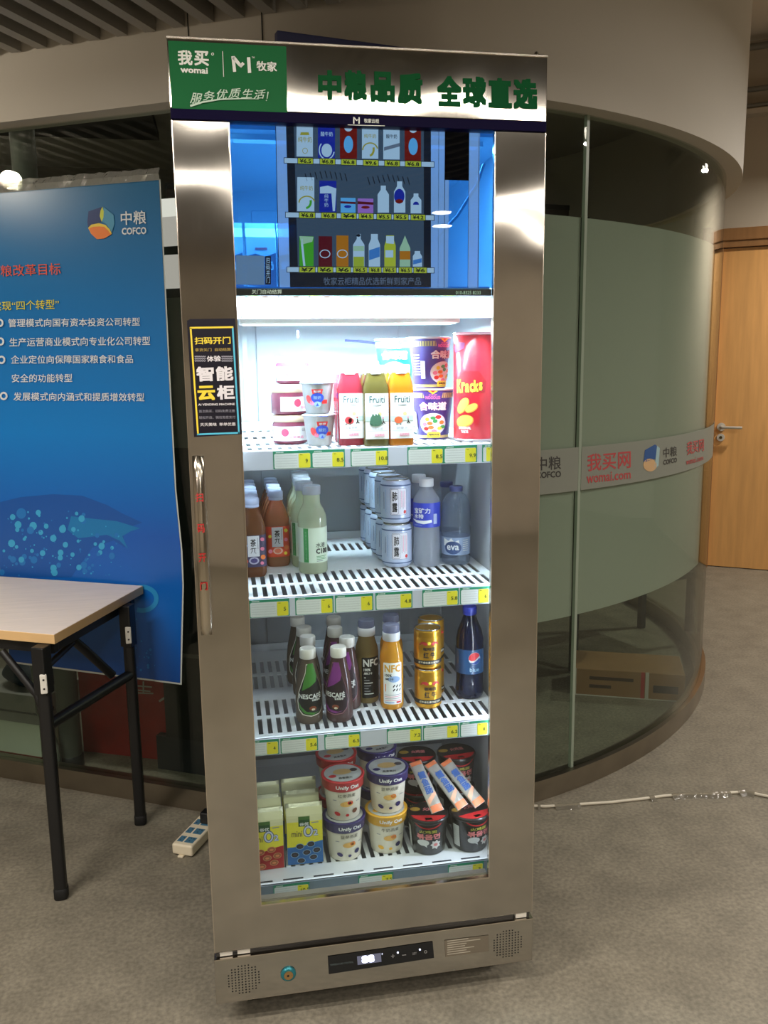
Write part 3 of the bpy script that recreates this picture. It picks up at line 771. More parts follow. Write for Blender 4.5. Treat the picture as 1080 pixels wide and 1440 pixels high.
# dark gap, hinge blocks, feet and plinth
mb = MB(); mb.box(.002, .012, BZ1, FW - .002, .05, DZ0 + .004, m_black)
gp = fp(mb, 'door_gap')
for a, b_ in ((309, 327), (334, 352)):
    mb = MB(); q0 = ony(a, 1342, .006); q1 = ony(b_, 1339, .006); mb.box(q0.x, .004, .1715, q1.x, .012, .1815, m_trimw, .001); mb.build('hinge_block', gp)
mb = MB(); q0 = ony(724.5, 1288, .006); mb.box(q0.x, .002, .1712, FW - .012, .012, .1832, m_trimw, .001)
mb.build('hinge_block', gp)
mb = MB(); mb.box(.03, .06, .045, FW - .03, YB - .02, .102, m_black); fp(mb, 'plinth')
for (x, y) in ((.07, .10), (.635, .10), (.07, .62), (.635, .62)):
    mb = MB(); mb.lathe([(.024, 0), (.026, .006), (.014, .012), (.012, .046)], m_black, 16, c=(x, y, 0)); fp(mb, 'foot')
# lamps of the inside
mb = MB(); mb.tube([(.11, .040, 1.549), (.595, .040, 1.549)], .006, EMIT('tube_glow', (225, 240, 255), 5.0), 10); mb.box(.10, .034, 1.553, .605, .048, 1.560, m_trimw); fp(mb, 'lamp_tube')
mb = MB(); mb.box(.11, .22, 1.498, .595, .30, 1.538, m_trimw, .003); mb.box(.118, .228, 1.4965, .587, .292, 1.498, EMIT('tube_glow', (225, 240, 255), 5.0)); fp(mb, 'lamp_tube')
mb = MB(); mb.box(.10, .085, 1.838, .605, .115, 1.848, m_trimw); mb.box(.11, .09, 1.8365, .595, .11, 1.838, EMIT('tube_glow_top', (200, 230, 255), 3.0)); fp(mb, 'lamp_tube')
mb = MB(); mb.box(.652, .056, .60, .6605, .066, 1.20, m_trimw); fp(mb, 'lamp_strip')
# shelves with slots, price rail and tags
YS0, YS1 = 0.070, 0.646
k_tg = P('tag_green', (36, 140, 104)); k_tw = P('tag_paper', (226, 228, 226)); k_ty = P('tag_yellow', (236, 222, 50)); k_tl = P('tag_rule', (168, 172, 176)); k_tn = P('tag_number', (70, 84, 30)); m_rail = M('price_rail', (206, 208, 222), .3, noise=.01); m_rail0 = GLASS('clear_rail', (216, 226, 232), body=.4, bodycol=(190, 200, 210), rough=.1)
SHZ = {0: 1.541, 1: 1.2417, 2: 0.934, 3: 0.626, 4: 0.284}
def shelf(z, rows, tags, tall=.041, rail=None, flatslots=False):
    mb = MB(); th = .0022
    xa, xb = 0.060, 0.658
    # deck made of strips so the slots are real holes
    cols = []; x = xa + .012; pitch = .0205; w = .0100
    while x + w < xb - .008: cols.append((x, x + w)); x += pitch
    y = YS0; rows_ = sorted(rows)
    for (ya, yb) in rows_:
        mb.box(xa, y, z - th, xb, ya, z, m_shelf)
        px = xa
        for (c0, c1) in cols:
            mb.box(px, ya, z - th, c0, yb, z, m_shelf); px = c1
        mb.box(px, ya, z - th, xb, yb, z, m_shelf); y = yb
    mb.box(xa, y, z - th, xb, YS1, z, m_shelf)
    mb.box(xa, YS0, z - tall + .004, xb, YS0 + .0022, z + .0005, m_shelf); mb.box(xa, YS0, z - .016, xa + .003, YS1, z - th, m_shelf); mb.box(xb - .003, YS0, z - .016, xb, YS1, z - th, m_shelf); mb.box(xa, YS1 - .003, z - .016, xb, YS1, z + .02, m_shelf)
    if flatslots:
        for k in range(8): mb.box(.085 + k * .068, YS0 + .008, z - .0001, .13 + k * .068, YS0 + .013, z + .0005, m_slot)
    sh = fp(mb, 'shelf')
    mb = MB(); mb.box(xa, YS0 - .0035, z - tall, xb, YS0 - .0008, z - .001, rail or m_rail, .0006); mb.build('price_rail', sh)
    for (u0, u1, num) in tags:
        vv = {0: 430, 1: 642, 2: 848, 3: 1036, 4: 1240}[min(SHZ, key=lambda k: abs(SHZ[k] - z))]
        xl = ony(u0, vv, YS0 - .004).x; xr = ony(u1, vv, YS0 - .004).x
        xl = max(xl, xa + .001); xr = min(xr, xb - .001); w_ = xr - xl
        z0 = z - tall + .0015; z1 = z - .002; hh = z1 - z0
        mb = MB(); pr = Print(mb, flat((xl, YS0 - .0036, z0), (1, 0, 0), (0, 0, 1), (0, -1, 0)), h0=.0002)
        pr.rect(0, 0, w_, hh, k_tg); b_ = .0022
        pr.poly(rrect(b_, .0008, w_ - b_, hh - .0055, .003), k_tw)
        yl = min(.024, w_ * .45)
        pr.poly(rrect(w_ - b_ - yl, .0012, w_ - b_ - .0004, hh - .006, .0025), k_ty)
        for i in range(5): pr.line([(b_ + .003, hh - .010 - i * .0052), (w_ - b_ - yl - .003, hh - .010 - i * .0052)], .0005, k_tl, False)
        nw = .0048 * len(num)
        if nw < yl and num.strip(): pr.text(num, w_ - b_ - yl * .32 - nw / 2, hh * .30, w_ - b_ - yl * .32 + nw / 2, hh * .52, k_tn, .02, raise_=False)
        pr.rect(w_ - b_ - yl + .003, hh - .0095, w_ - b_ - yl + .008, hh - .0085, k_tn, False)
        nchr = 5
        for i in range(nchr): pr.rect(.006 + i * .0032, hh - .0040, .0082 + i * .0032, hh - .0018, k_tw, False)
        mb.build('price_tag', sh)
    return sh
R2 = [(.084, .168), (.186, .282), (.49, .58)]
R3 = [(.092, .176), (.192, .284), (.36, .45), (.47, .56)]
shelf(SHZ[0], [(.30, .34), (.45, .50)], [(338, 365, ' '), (397, 453, ' '), (469, 524, ' '), (584, 640, ' ')], .040)
shelf(SHZ[1], [(.080, .140), (.170, .240), (.34, .42), (.55, .62)], [(384, 438, '9'), (438, 485, '8.5'), (493, 546, '10.8'), (573, 624, '8.5'), (624, 671, '9.9'), (678, 691, '')], .040)
shelf(SHZ[2], R2, [(350, 407, '5'), (415, 469, '6'), (471, 525, '6'), (528, 580, '4.8'), (594, 645, '5.8'), (647, 689, '6')], .041)
shelf(SHZ[3], R3, [(350, 392, '4'), (394, 447, '5.6'), (456, 507, '6.5'), (544, 593, '7.2'), (595, 645, '6.2'), (647, 687, '8')], .038)
shelf(SHZ[4], [(.128, .245), (.28, .40)], [(384, 435, '10.5'), (504, 553, '7.5'), (630, 680, '9')], .033, m_rail0, True)
# see-through screen
SY = 0.024
m_sblue = SCREEN('screen_blue', (40, 124, 232), .85, .50, (90, 175, 255)); m_spale = SCREEN('screen_pale', (140, 184, 240), .8, .25, (170, 205, 255)); m_sgrey = SCREEN('screen_grey', (66, 86, 112), .85, .15, (70, 90, 120)); m_sdark = SCREEN('screen_dark', (36, 44, 60), .5, .10, (40, 50, 70)); m_sblk = SCREEN('screen_black', (9, 8, 12), .5, .03, (10, 10, 14))
def sc(name, c, e=.85): return SCREEN('screen_' + name, c, e, .06, c)
s_white = sc('white', (168, 200, 236)); s_navy = sc('navy', (28, 44, 160)); s_red = sc('red', (110, 28, 26)); s_yel = sc('yellow', (170, 186, 62)); s_plate = sc('plate', (104, 136, 176)); s_ink = sc('ink', (20, 26, 40)); s_grn = sc('green', (66, 160, 50)); s_gold = sc('gold', (150, 150, 60)); s_cy = sc('cyan', (90, 170, 240)); s_or = sc('orange', (170, 110, 36)); s_pur = sc('purple', (150, 110, 205)); s_mid = sc('mid', (60, 120, 200)); s_wine = sc('wine', (86, 24, 38)); s_lime = sc('lime', (150, 170, 60)); s_pgr = sc('palegreen', (150, 190, 170)); s_tl = sc('greytext', (96, 112, 140))
mb = MB()
pr = Print(mb, fy(SY), step=.00015, h0=0)
pr.poly([(316, 166), (702, 181), (697, 405), (326, 405)], m_sblue)
pr.poly([(388, 170), (404, 170.5), (410, 404), (393, 404)], m_spale, False); pr.poly([(605, 176), (632, 177), (630, 405), (604, 405)], m_spale, False); pr.poly([(660, 178), (675, 179), (673, 405), (658, 405)], m_spale, False)
pr.line([(387.5, 170), (392.5, 404)], .9, s_ink, False); pr.line([(617, 176), (616, 405)], .9, s_ink, False); pr.line([(626, 177), (624.5, 405)], .9, s_ink, False); pr.line([(660, 178), (658, 405)], .9, s_ink, False); pr.line([(674, 179), (672, 405)], .9, s_ink)
pr.poly([(402, 170), (606, 176), (606, 404), (408, 404)], m_sdark); pr.poly([(413, 171), (596, 176), (596, 384), (419, 384)], m_sgrey)
pr.poly([(626, 177), (660, 178), (659, 254), (625, 253)], m_sblk)
for (xx, yy) in ((432, 240), (520, 245)):
    for i in range(9): pr.line([(xx + i * 7 - 3, yy + abs(i - 4) * 1.0), (xx + i * 7, yy + 10 + abs(i - 4) * 1.2)], 1.2, m_sdark, False)
def sbox(x0, y0, x1, y1, m, r=False): pr.poly([(x0, y0), (x1, y0 + (x1 - x0) * .02), (x1, y1 + (x1 - x0) * .015), (x0, y1)], m, r)
# cartons of the first row
sbox(417, 175, 440, 220, s_white); sbox(447, 176, 471, 222, s_navy); sbox(478, 176, 502, 223, s_red); sbox(509, 177, 532, 223, s_white); sbox(539, 177, 562, 224, s_white); sbox(569, 178, 592, 226, s_red)
sbox(418, 249, 442, 297, s_white); sbox(449, 254, 473, 298, s_navy); sbox(479, 278, 500, 299, s_cy); sbox(503, 279, 525, 300, s_pur); pr.h += .0003
pr.poly([(423, 186), (434, 186), (435, 190), (422, 190)], s_gold, False); pr.quad('纯牛奶', (419, 192), (438.5, 192.5), (438.5, 200.5), (419, 200), s_gold, .01); pr.ring(429, 212, 3.5, 3.8, .8, s_gold, 14, raise_=False)
pr.quad('酸牛奶', (451, 185), (468, 185.5), (468, 192), (451, 191.5), s_white, .01); pr.disc(459.5, 211.5, 7.5, 9.5, s_white, raise_=False); pr.ring(459.5, 211, 10.5, 13, 1.6, s_white, 20, .2, 3.9)
pr.disc(490, 203, 6.5, 12, s_cy, raise_=False); pr.disc(581, 206, 6.5, 12, s_cy, raise_=False); pr.poly(ell(490, 177, 6.5, 8, 12, 0, pi), s_white, False); pr.poly(ell(581, 179, 6.5, 8, 12, 0, pi), s_white)
pr.quad('纯牛奶', (512, 188), (529, 188.5), (529, 194.5), (512, 194), s_gold, .01); pr.ring(520.5, 211, 10.5, 10, 1.8, s_gold, 20, pi, 2 * pi - .2, raise_=False); pr.ring(519, 210, 6.5, 9, 3.0, s_gold, 14, -.3, 1.4)
pr.quad('酸牛奶', (543, 188.5), (558.5, 189), (558.5, 195), (543, 194.5), s_ink, .01); pr.poly([(540, 207), (562, 201), (562, 206), (540, 212)], s_tl)
pr.quad('纯牛奶', (422, 261), (440, 261.5), (440, 268), (422, 267.5), s_gold, .01); pr.ring(431.5, 285, 11, 9, 1.8, s_gold, 20, pi, 2 * pi - .2, raise_=False); pr.ring(430, 284, 7, 8.5, 3.2, s_grn, 14, -.3, 1.5)
pr.poly([(450, 263), (461, 261), (473, 265), (471, 297), (468, 297), (466, 272), (450, 272)], s_white, False); pr.quad('纯牛奶', (456, 273), (462, 273), (462, 291), (456, 291), s_white, 0, True)
pr.poly([(479, 283), (500, 284), (500, 287), (479, 286)], s_wine, False); pr.poly([(503, 283), (525, 284.5), (525, 288), (503, 287)], s_wine, False); pr.disc(489, 290.5, 5, 2, s_navy, raise_=False); pr.disc(514, 291.5, 6, 2, s_red)
def sbot(x, y0, y1, w, m, neck=.45, nh=.22, r=False):
    pr.poly([(x - w * neck / 2, y0), (x + w * neck / 2, y0), (x + w * neck / 2, y0 + (y1 - y0) * nh * .7), (x + w / 2, y0 + (y1 - y0) * nh * 1.5), (x + w / 2, y1), (x - w / 2, y1), (x - w / 2, y0 + (y1 - y0) * nh * 1.5), (x - w * neck / 2, y0 + (y1 - y0) * nh * .7)], m, r)
sbot(539, 261, 299, 16, s_white); sbot(562, 255, 299, 16, s_white); sbot(585, 272, 300, 15, s_white); pr.h += .0003
pr.disc(561.5, 276, 7.4, 10.5, s_navy); pr.disc(561.5, 283, 5.5, 3, s_red, raise_=False); pr.poly(ell(585, 288, 4.2, 4.5, 10, pi, 2 * pi), s_navy)
# third row
sbox(421, 332, 441, 374, s_grn); sbox(448, 332, 467, 375, s_wine); sbox(473, 331, 490, 375, s_or); sbot(504.5, 329, 375, 16, s_white, .35); sbot(526.5, 329, 375, 16, s_white, .6); sbot(548.5, 331, 375, 16, s_yel, .7); pr.poly([(569.5, 331), (573, 340), (577, 349), (577, 375), (562, 375), (562, 349), (566, 340)], s_pgr, False); sbot(587, 353, 375, 13, s_white, .6); pr.h += .0003
pr.line([(424, 336), (428, 374)], 3, s_white, False); pr.poly([(421, 332), (441, 333), (439, 340), (424, 344)], s_pgr, False); pr.ring(457, 357, 7, 5.5, 1.3, s_white, 18, raise_=False); pr.ring(481.5, 357, 7, 5.5, 1.3, s_white, 18)
pr.poly([(497, 346), (512, 346), (512, 353), (497, 353)], s_pgr, False); pr.poly([(497, 361), (512, 361), (512, 375), (497, 375)], s_lime, False); pr.disc(504, 331, 3, 2, s_ink, raise_=False); pr.poly([(519, 352), (534, 347), (534, 361), (519, 366)], s_mid, False); pr.poly([(543, 332), (554, 332), (554, 343), (543, 342)], s_white, False); pr.poly([(542, 352), (553, 352), (553, 362), (542, 362)], s_white, False); pr.poly([(562, 353), (577, 353), (577, 365), (562, 365)], s_or, False); pr.poly([(581, 366), (593, 363), (593, 369), (581, 372)], s_mid)
# price rails of the picture
def srail(x0, x1, y, ticks, dy=.018):
    f = lambda x: y + (x - x0) * dy
    pr.poly([(x0, f(x0) - 4.2), (x1, f(x1) - 4.2), (x1, f(x1) + 4.2), (x0, f(x0) + 4.2)], s_ink); pr.poly([(x0 + .8, f(x0) - 3.4), (x1 - .8, f(x1) - 3.4), (x1 - .8, f(x1) + 3.4), (x0 + .8, f(x0) + 3.4)], s_white)
    for (a, b_, t_) in ticks:
        pr.poly([(a - .7, f(a) - 4.6), (b_ + .7, f(b_) - 4.6), (b_ + .7, f(b_) + 4.6), (a - .7, f(a) + 4.6)], s_ink, False); pr.h += .0001
        pr.poly([(a, f(a) - 3.8), (b_, f(b_) - 3.8), (b_, f(b_) + 3.8), (a, f(a) + 3.8)], s_yel, False); pr.h += .0001
        pr.quad(t_, (a + 2.5, f(a) - 2.8), (b_ - 2.5, f(b_) - 2.8), (b_ - 2.5, f(b_) + 2.8), (a + 2.5, f(a) + 2.8), s_ink, .03); pr.h -= .0002 + pr.step
    pr.h += .0004
srail(399, 611, 225.5, [(419, 440, '¥6.5'), (450, 471, '¥6.8'), (480, 501, '¥6.8'), (511, 532, '¥9.6'), (541, 562, '¥6.8'), (570, 592, '¥6.8')], .028)
srail(401, 611, 302, [(421, 443, '¥6.8'), (452, 473, '¥6.8'), (480, 501, '¥4'), (505, 525, '¥4.5'), (530, 550, '¥5.5'), (554, 574, '¥5.5'), (578, 598, '¥4.2')], .02)
srail(403, 611, 379, [(421, 443, '¥7'), (447, 468, '¥6'), (473, 493, '¥6'), (497, 516, '¥6.5'), (519, 536, '¥6.8'), (539, 557, '¥6.5'), (561, 579, '¥6.5'), (582, 600, '¥6')], .006)
pr.quad('牧家云柜精品优选新鲜到家产品', (455, 390), (592, 390), (592, 401), (455, 401), s_tl, .005)
# panel by the lower left corner: the pay code itself is left out, its plate and the words beside it stay
sbox(332, 359, 372, 400, s_plate); sbox(373, 360, 381, 400, s_ink); pr.h += .0002; pr.quad('扫码开门', (374.2, 362), (379.4, 362), (379.6, 398), (374.4, 398), s_white, .01, True)
scr = fp(mb, 'display_screen', 'see-through blue screen picturing a vending machine')
mb = MB(); mb.box(X0 + .001, .016, 1.5415, X1 - .001, .032, 1.5540, M('bezel_black', (12, 12, 16), .3)); pr = Print(mb, fy(.016), h0=.0008)
pr.quad('关门自动结算', (354, 407), (396.5, 407), (396.5, 413.3), (354, 413.3), k_w, .01); pr.quad('010-8325 8233', (641, 409), (676, 409), (676, 414), (641, 414), k_w2, .01)
mb.build('screen_bezel', scr)
mb = MB(); mb.tube([(.600, .06, 1.80), (.585, .06, 1.76), (.545, .06, 1.70), (.50, .06, 1.655)], .0035, P('cable_navy', (30, 44, 80)), 8); mb.build('cable', scr)
# clips and lamp lead under the screen shelf
mb = MB(); k_clip = P('clip_blue', (66, 70, 150)); mb.tube([(.375, .5, 1.468), (.41, .5, 1.466), (.47, .5, 1.458), (.478, .5, 1.448)], .0028, k_clip, 8); fp(mb, 'lamp_lead')
mb = MB(); mb.box(.238, .30, 1.470, .243, .306, 1.486, k_clip); fp(mb, 'lamp_clip')
# ================================================================== goods in the fridge
S1, S2, S3, S4, S0 = (SHZ[k] + .0006 for k in (1, 2, 3, 4, 0))
def up(v): return v
k_wh = P('label_white', (238, 238, 236)); k_red = P('label_red', (204, 44, 44)); k_ink = P('label_ink', (30, 28, 30)); k_bl = P('label_blue', (42, 72, 178)); k_pk = P('label_pink', (236, 130, 160)); k_gn = P('label_green', (50, 140, 70)); k_or2 = P('label_orange', (230, 120, 50)); k_gy = P('label_grey', (150, 150, 156)); k_lb = P('label_lightblue', (150, 178, 220)); k_ye = P('label_yellow', (242, 220, 60)); k_cream = P('label_cream', (238, 228, 204)); k_dg = P('label_darkgreen', (56, 96, 70)); k_br = P('label_brown', (110, 62, 40)); k_navy = P('label_navy', (38, 34, 86))
m_capw = M('cap_white', (236, 236, 238), .4, noise=.01); m_clear = GLASS('clear_plastic', (232, 238, 240), rough=.03, refl=1.0)
def put(first, kind, loc, rotz, label, group):
    if first.get(kind) is None: return None
    return dup(first[kind], loc, rotz, label, group)
PROTO = {}
def place(kind, make, loc, rotz, label, cat, group):
    """first time builds the thing, afterwards copies it with its parts"""
    if kind not in PROTO:
        r = thing(kind, label, cat, loc, rotz, group); make(r); PROTO[kind] = r; return r
    return dup(PROTO[kind], loc, rotz, label, group)

# ---- top shelf: preserve jars
def mk_jar(lidcol, fill, lab):
    def f(r):
        R = .0385
        MB().lathe([(.030, 0), (R, .004), (R, .043), (.035, .048), (.0345, .050)], GLASS('jar_' + fill[0], fill[1], body=.72, bodycol=fill[1], rough=.03), 36).build('jar_body', r)
        MB().lathe([(.0365, .0475), (.0372, .0485), (.0372, .0605), (.036, .0620)], M('lid_' + lidcol[0], lidcol[1], .35, noise=.02), 40).build('lid', r)
        mb = MB(); pr = Print(mb, cyl(R), du=.004)
        pr.rect(-.058, .008, .058, .039, k_wh)
        if lab:
            pr.disc(-.020, .026, .0085, .0085, P('jar_dot', (208, 62, 96)))
            pr.text('草莓果酱', -.012, .013, .022, .019, k_pk, .01); pr.text('01', .018, .028, .027, .034, k_gy, .02);
            for i in range(5): pr.line([(.030, .032 - i * .004), (.052, .032 - i * .004)], .0012, k_lb, False)
        mb.build('paper_label', r)
    return f
BEIGE = ('beige', (214, 190, 162)); WHT = ('white', (238, 236, 236)); PINK = ('pinkjam', (150, 70, 96))
jc = (0.2095, 0.204)
G1 = 'preserve jars at the left of the top shelf'
place('jam_jar', mk_jar(BEIGE, PINK, True), (jc[0], jc[1], S1), .15, 'beige lidded jam jar at the bottom of the left stack on the top shelf', 'jar', G1)
place('jam_jar', None, (jc[0] - .001, jc[1] + .001, S1 + .0625), .95, 'beige lidded jam jar on top of the left stack on the top shelf', 'jar', G1)
place('preserve_jar', mk_jar(WHT, PINK, True), (.228, .326, S1), 0, 'white lidded jar standing low behind the beige jam jars', 'jar', G1)
place('preserve_jar', None, (.228, .326, S1 + .0625), .3, 'white lidded purple jar in the middle behind the beige jam jars', 'jar', G1)
place('preserve_jar', None, (.228, .326, S1 + .125), .2, 'white lidded purple jar peeping above the beige jam jars', 'jar', G1)
# ---- yoghurt cups
def mk_yog(r):
    H, r0, r1 = .066, .0255, .0355
    MB().lathe([(r0 - .002, 0), (r0, .002), (r1 - .002, H - .006), (r1, H - .004)], M('yoghurt_cup_white', (238, 240, 244), .4, noise=.01), 36).build('cup', r)
    mb = MB(); mb.lathe([(r1 + .0006, H - .0045), (r1 + .002, H - .003), (r1 + .0015, H - .001), (r1 - .004, H)], M('foil_lid', (214, 216, 222), .28, .6, bump=.1, bscale=120), 36)
    mb.box(-.008, -r1 - .009, H - .004, .010, -r1 + .001, H - .0032, M('foil_tab_blue', (70, 80, 150), .3)); mb.build('foil_lid', r)
    mb = MB(); pr = Print(mb, cyl(r0, r1, H), du=.004); k = k_bl
    pr.poly([(-.0095, .051), (.0095, .051), (.0075, .039), (-.0075, .039)], k_red, False); pr.disc(-.016, .030, .0055, .009, k_red, rot=.25, raise_=False); pr.disc(-.010, .023, .0045, .005, k_pk, raise_=False); pr.rect(.0085, .021, .019, .029, k_red); pr.disc(0, .033, .0115, .0105, k_bl)
    pr.text('酸奶', -.0065, .030, .0065, .037, k_lb, .02, raise_=False); pr.text('草莓', -.006, .0435, .006, .0485, k_wh, .02, raise_=False); pr.disc(0, .020, .0068, .0058, k_lb); pr.poly([(-.003, .0165), (.003, .0165), (0, .0225)], k_bl)
    mb.build('cup_print', r)
G2 = 'strawberry yoghurt cups'
place('yoghurt_cup', mk_yog, (.267, .149, S1), .10, 'white yoghurt cup with strawberries, lower of two on the top shelf', 'yoghurt', G2)
place('yoghurt_cup', None, (.265, .150, S1 + .067), -.12, 'white yoghurt cup with strawberries, stacked on another yoghurt cup', 'yoghurt', G2)
place('yoghurt_cup', None, (.276, .256, S1), .1, 'white yoghurt cup on the shelf behind the front yoghurt stack', 'yoghurt', G2)
place('yoghurt_cup', None, (.276, .256, S1 + .067), .4, 'white yoghurt cup topping the stack behind the front yoghurt cups', 'yoghurt', G2)
# ---- square juice bottles
def mk_juice(col, fruit):
    def f(r):
        a = .0262
        MB().lathe([(a * .94, 0), (a, .004), (a, .118), (a * .86, .134), (.0195, .146), (.019, .150)], GLASS('juice_' + col[0], col[1], body=.80, bodycol=col[1], rough=.04), 40, p=7.0).build('bottle_body', r)
        mb = MB(); mb.lathe([(.0215, .147), (.0222, .1485), (.0222, .164), (.0205, .1655)], m_capw, 36); mb.build('cap', r)
        mb = MB(); pr = Print(mb, flat((0, -a, 0), (1, 0, 0), (0, 0, 1), (0, -1, 0)), h0=.0005)
        pr.rect(-.0243, .015, .0243, .1085, k_wh); pr.text('Fruiti', -.0155, .089, .0165, .1035, P('juice_script', (70, 100, 100)), .02)
        pr.text('冷压鲜榨', -.0095, .083, .0095, .087, k_gy, .005, raise_=False); pr.rect(-.0235, .052, .0235, .062, P('juice_band', (196, 216, 208)), False); pr.disc(.006, .066, .004, .004, P('juice_sun', (220, 214, 140)), raise_=False); pr.line([(-.02, .0315), (.021, .032)], .0006, P('juice_lime', (180, 214, 170)), False)
        pr.h += .0001
        fk = P('fruit_' + fruit[0], fruit[1])
        if fruit[0] == 'berry': pr.disc(-.006, .053, .0075, .0075, fk, raise_=False); pr.disc(-.0005, .0515, .0055, .006, fk, raise_=False)
        elif fruit[0] == 'leaf':
            for dx in (-.0085, -.002, .0035): pr.poly([(dx - .007, .047), (dx + .007, .047), (dx + .005, .060), (dx, .068), (dx - .005, .058)], fk, False); pr.h += .00004
            pr.disc(-.003, .047, .0125, .006, fk, raise_=False)
        else: pr.disc(-.0075, .0535, .0088, .0072, fk, raise_=False)
        for dx in (-.011, -.003): pr.disc(dx, .0445, .0013, .0013, k_ink, raise_=False)
        pr.line([(.0125, .056), (.013, .050), (.010, .046)], .0022, k_ink, False); pr.line([(.013, .050), (.017, .0465)], .0020, k_ink, False); pr.disc(.0125, .0585, .0018, .0018, fruit[2] if len(fruit) > 2 else k_red, raise_=False)
        pr.text(fruit[3], -.012, .0345, .012, .0395, k_gy, 0, raise_=False); pr.text('一起鲜榨吧', -.010, .0195, .015, .0265, k_pk, .012, raise_=False)
        mb.build('paper_label', r)
    return f
JR = (('red', (186, 66, 84)), ('berry', (196, 60, 66), k_red, '苹果 树莓')); JG = (('green', (122, 112, 58)), ('leaf', (70, 112, 88), k_pk, '羽衣甘蓝')); JO = (('orange', (222, 150, 40)), ('orange', (226, 102, 58), k_pk, '胡萝卜'))
G3 = 'square juice bottles on the top shelf'
for nm, spec, x, y, w in (('red_juice_bottle', JR, .331, .136, 'red'), ('green_juice_bottle', JG, .380, .104, 'green'), ('orange_juice_bottle', JO, .4325, .103, 'orange')):
    place(nm, mk_juice(*spec), (x, y, S1), -.03, {'red': 'square red juice bottle with white cap and berry label, beside the yoghurt cups', 'green': 'square green juice bottle with leafy label between red and orange juice', 'orange': 'square orange juice bottle beside the purple noodle cups'}[w], 'juice bottle', G3)
    place(nm, None, (x + .003, y + .066, S1), .04, 'square %s juice bottle standing hidden right behind the front %s one' % (w, w), 'juice bottle', G3)
# ---- noodle cups
def mk_noodle(col, name):
    def f(r):
        H, r0, r1 = .112, .0350, .0475
        body = M('noodle_cup_' + name, col, .4, noise=.03)
        MB().lathe([(r0 - .002, 0), (r0, .002), (r1 - .001, H - .004)], body, 44).build('cup', r)
        mb = MB(); mb.lathe([(r1 - .001, H - .0045), (r1 + .001, H - .003), (r1 + .001, H - .001), (r1 - .001, H)], M('noodle_rim', (226, 224, 226), .3), 44); mb.build('paper_lid', r)
        mb = MB(); pr = Print(mb, cyl(r0, r1, H), du=.005); kg = P('noodle_gold', (186, 170, 110)); kn = P('noodle_band_' + name, tuple(int(c * .75) for c in col))
        L_ = pi * r0
        pr.rect(-L_, H - .020, L_, H - .009, kg, False); pr.rect(-L_, .003, L_, .009, kg); 
        for i in range(46): pr.line([(-L_ + i * .0046, H - .0195), (-L_ + i * .0046, H - .0095)], .0012, kn, False)
        pr.h += .0001
        pr.poly([(-.018, H - .005), (.018, H - .005), (.014, H - .0245), (-.014, H - .0245)], body)
        pr.poly([(-.011, H - .002), (.011, H - .002), (0, H - .012)], k_ye); pr.poly([(-.006, H - .002), (.006, H - .002), (0, H - .008)], k_red)
        pr.text('NOODLES', -.0125, H - .0225, .0125, H - .0155, P('noodle_pink', (226, 120, 170)), .04); pr.text('CUP', -.007, H - .0150, .007, H - .0115, P('noodle_pink', (226, 120, 170)), .03, raise_=False)
        for dx, dz, mk, bd in ((0, 0, P('noodle_rose', (206, 56, 116)), .075), (0, 0, k_wh, .045)):
            pr.text('合味道', -.0255, H - .0475, .0255, H - .0285, mk, bd)
        pr.disc(0, .0345, .0265, .0245, P('noodle_bowl', (224, 222, 226)), 28); pr.disc(0, .036, .0235, .0215, P('noodle_soup', (236, 232, 226)), 28)
        rn = random.Random(len(name))
        for c_, (px_, py_) in zip([k_red, k_gn, k_ye, k_or2, k_pk, k_gn, k_or2, k_red, k_ye, k_gn, k_pk, k_or2], [(.010, .052), (0, .050), (-.011, .047), (.017, .040), (-.017, .036), (.004, .043), (-.006, .038), (-.014, .026), (.013, .027), (.020, .030), (.002, .020), (-.004, .029)]):
            pr.disc(px_, py_ - .002, .0042 + rn.random() * .002, .0036 + rn.random() * .001, c_, 10, raise_=False); pr.h += .00003
        pr.poly(rrect(-.0125, .004, .0155, .017, .005), k_ye); pr.text('海鲜风味', -.009, .0085, .0125, .0135, k_ink, .02, raise_=False); pr.line([(-.007, .0062), (.012, .0062)], .0012, k_gn, False)
        for k_ in range(8): pr.rect(-.060, .030 + k_ * .006, -.046, .032 + k_ * .006, k_wh, False)
        pr.rect(-.0445, .022, -.036, .060, k_wh, False)
        mb.build('cup_print', r)
    return f
PUR = mk_noodle((70, 52, 132), 'purple'); GRN = mk_noodle((36, 150, 120), 'green')
G4 = 'paper noodle cups on the top shelf'
place('purple_noodle_cup', PUR, (.5335, .228, S1), -.22, 'purple noodle cup standing on the top shelf under another purple cup', 'noodle cup', G4)
place('purple_noodle_cup', None, (.5275, .230, S1 + .1125), .55, 'purple noodle cup turned sideways on top of the purple stack', 'noodle cup', G4)
place('green_noodle_cup', GRN, (.470, .335, S1), -.2, 'green noodle cup at the bottom of the stack behind the juice bottles', 'noodle cup', G4)
place('green_noodle_cup', None, (.470, .335, S1 + .1125), -.25, 'green noodle cup showing above the orange juice bottle', 'noodle cup', G4)
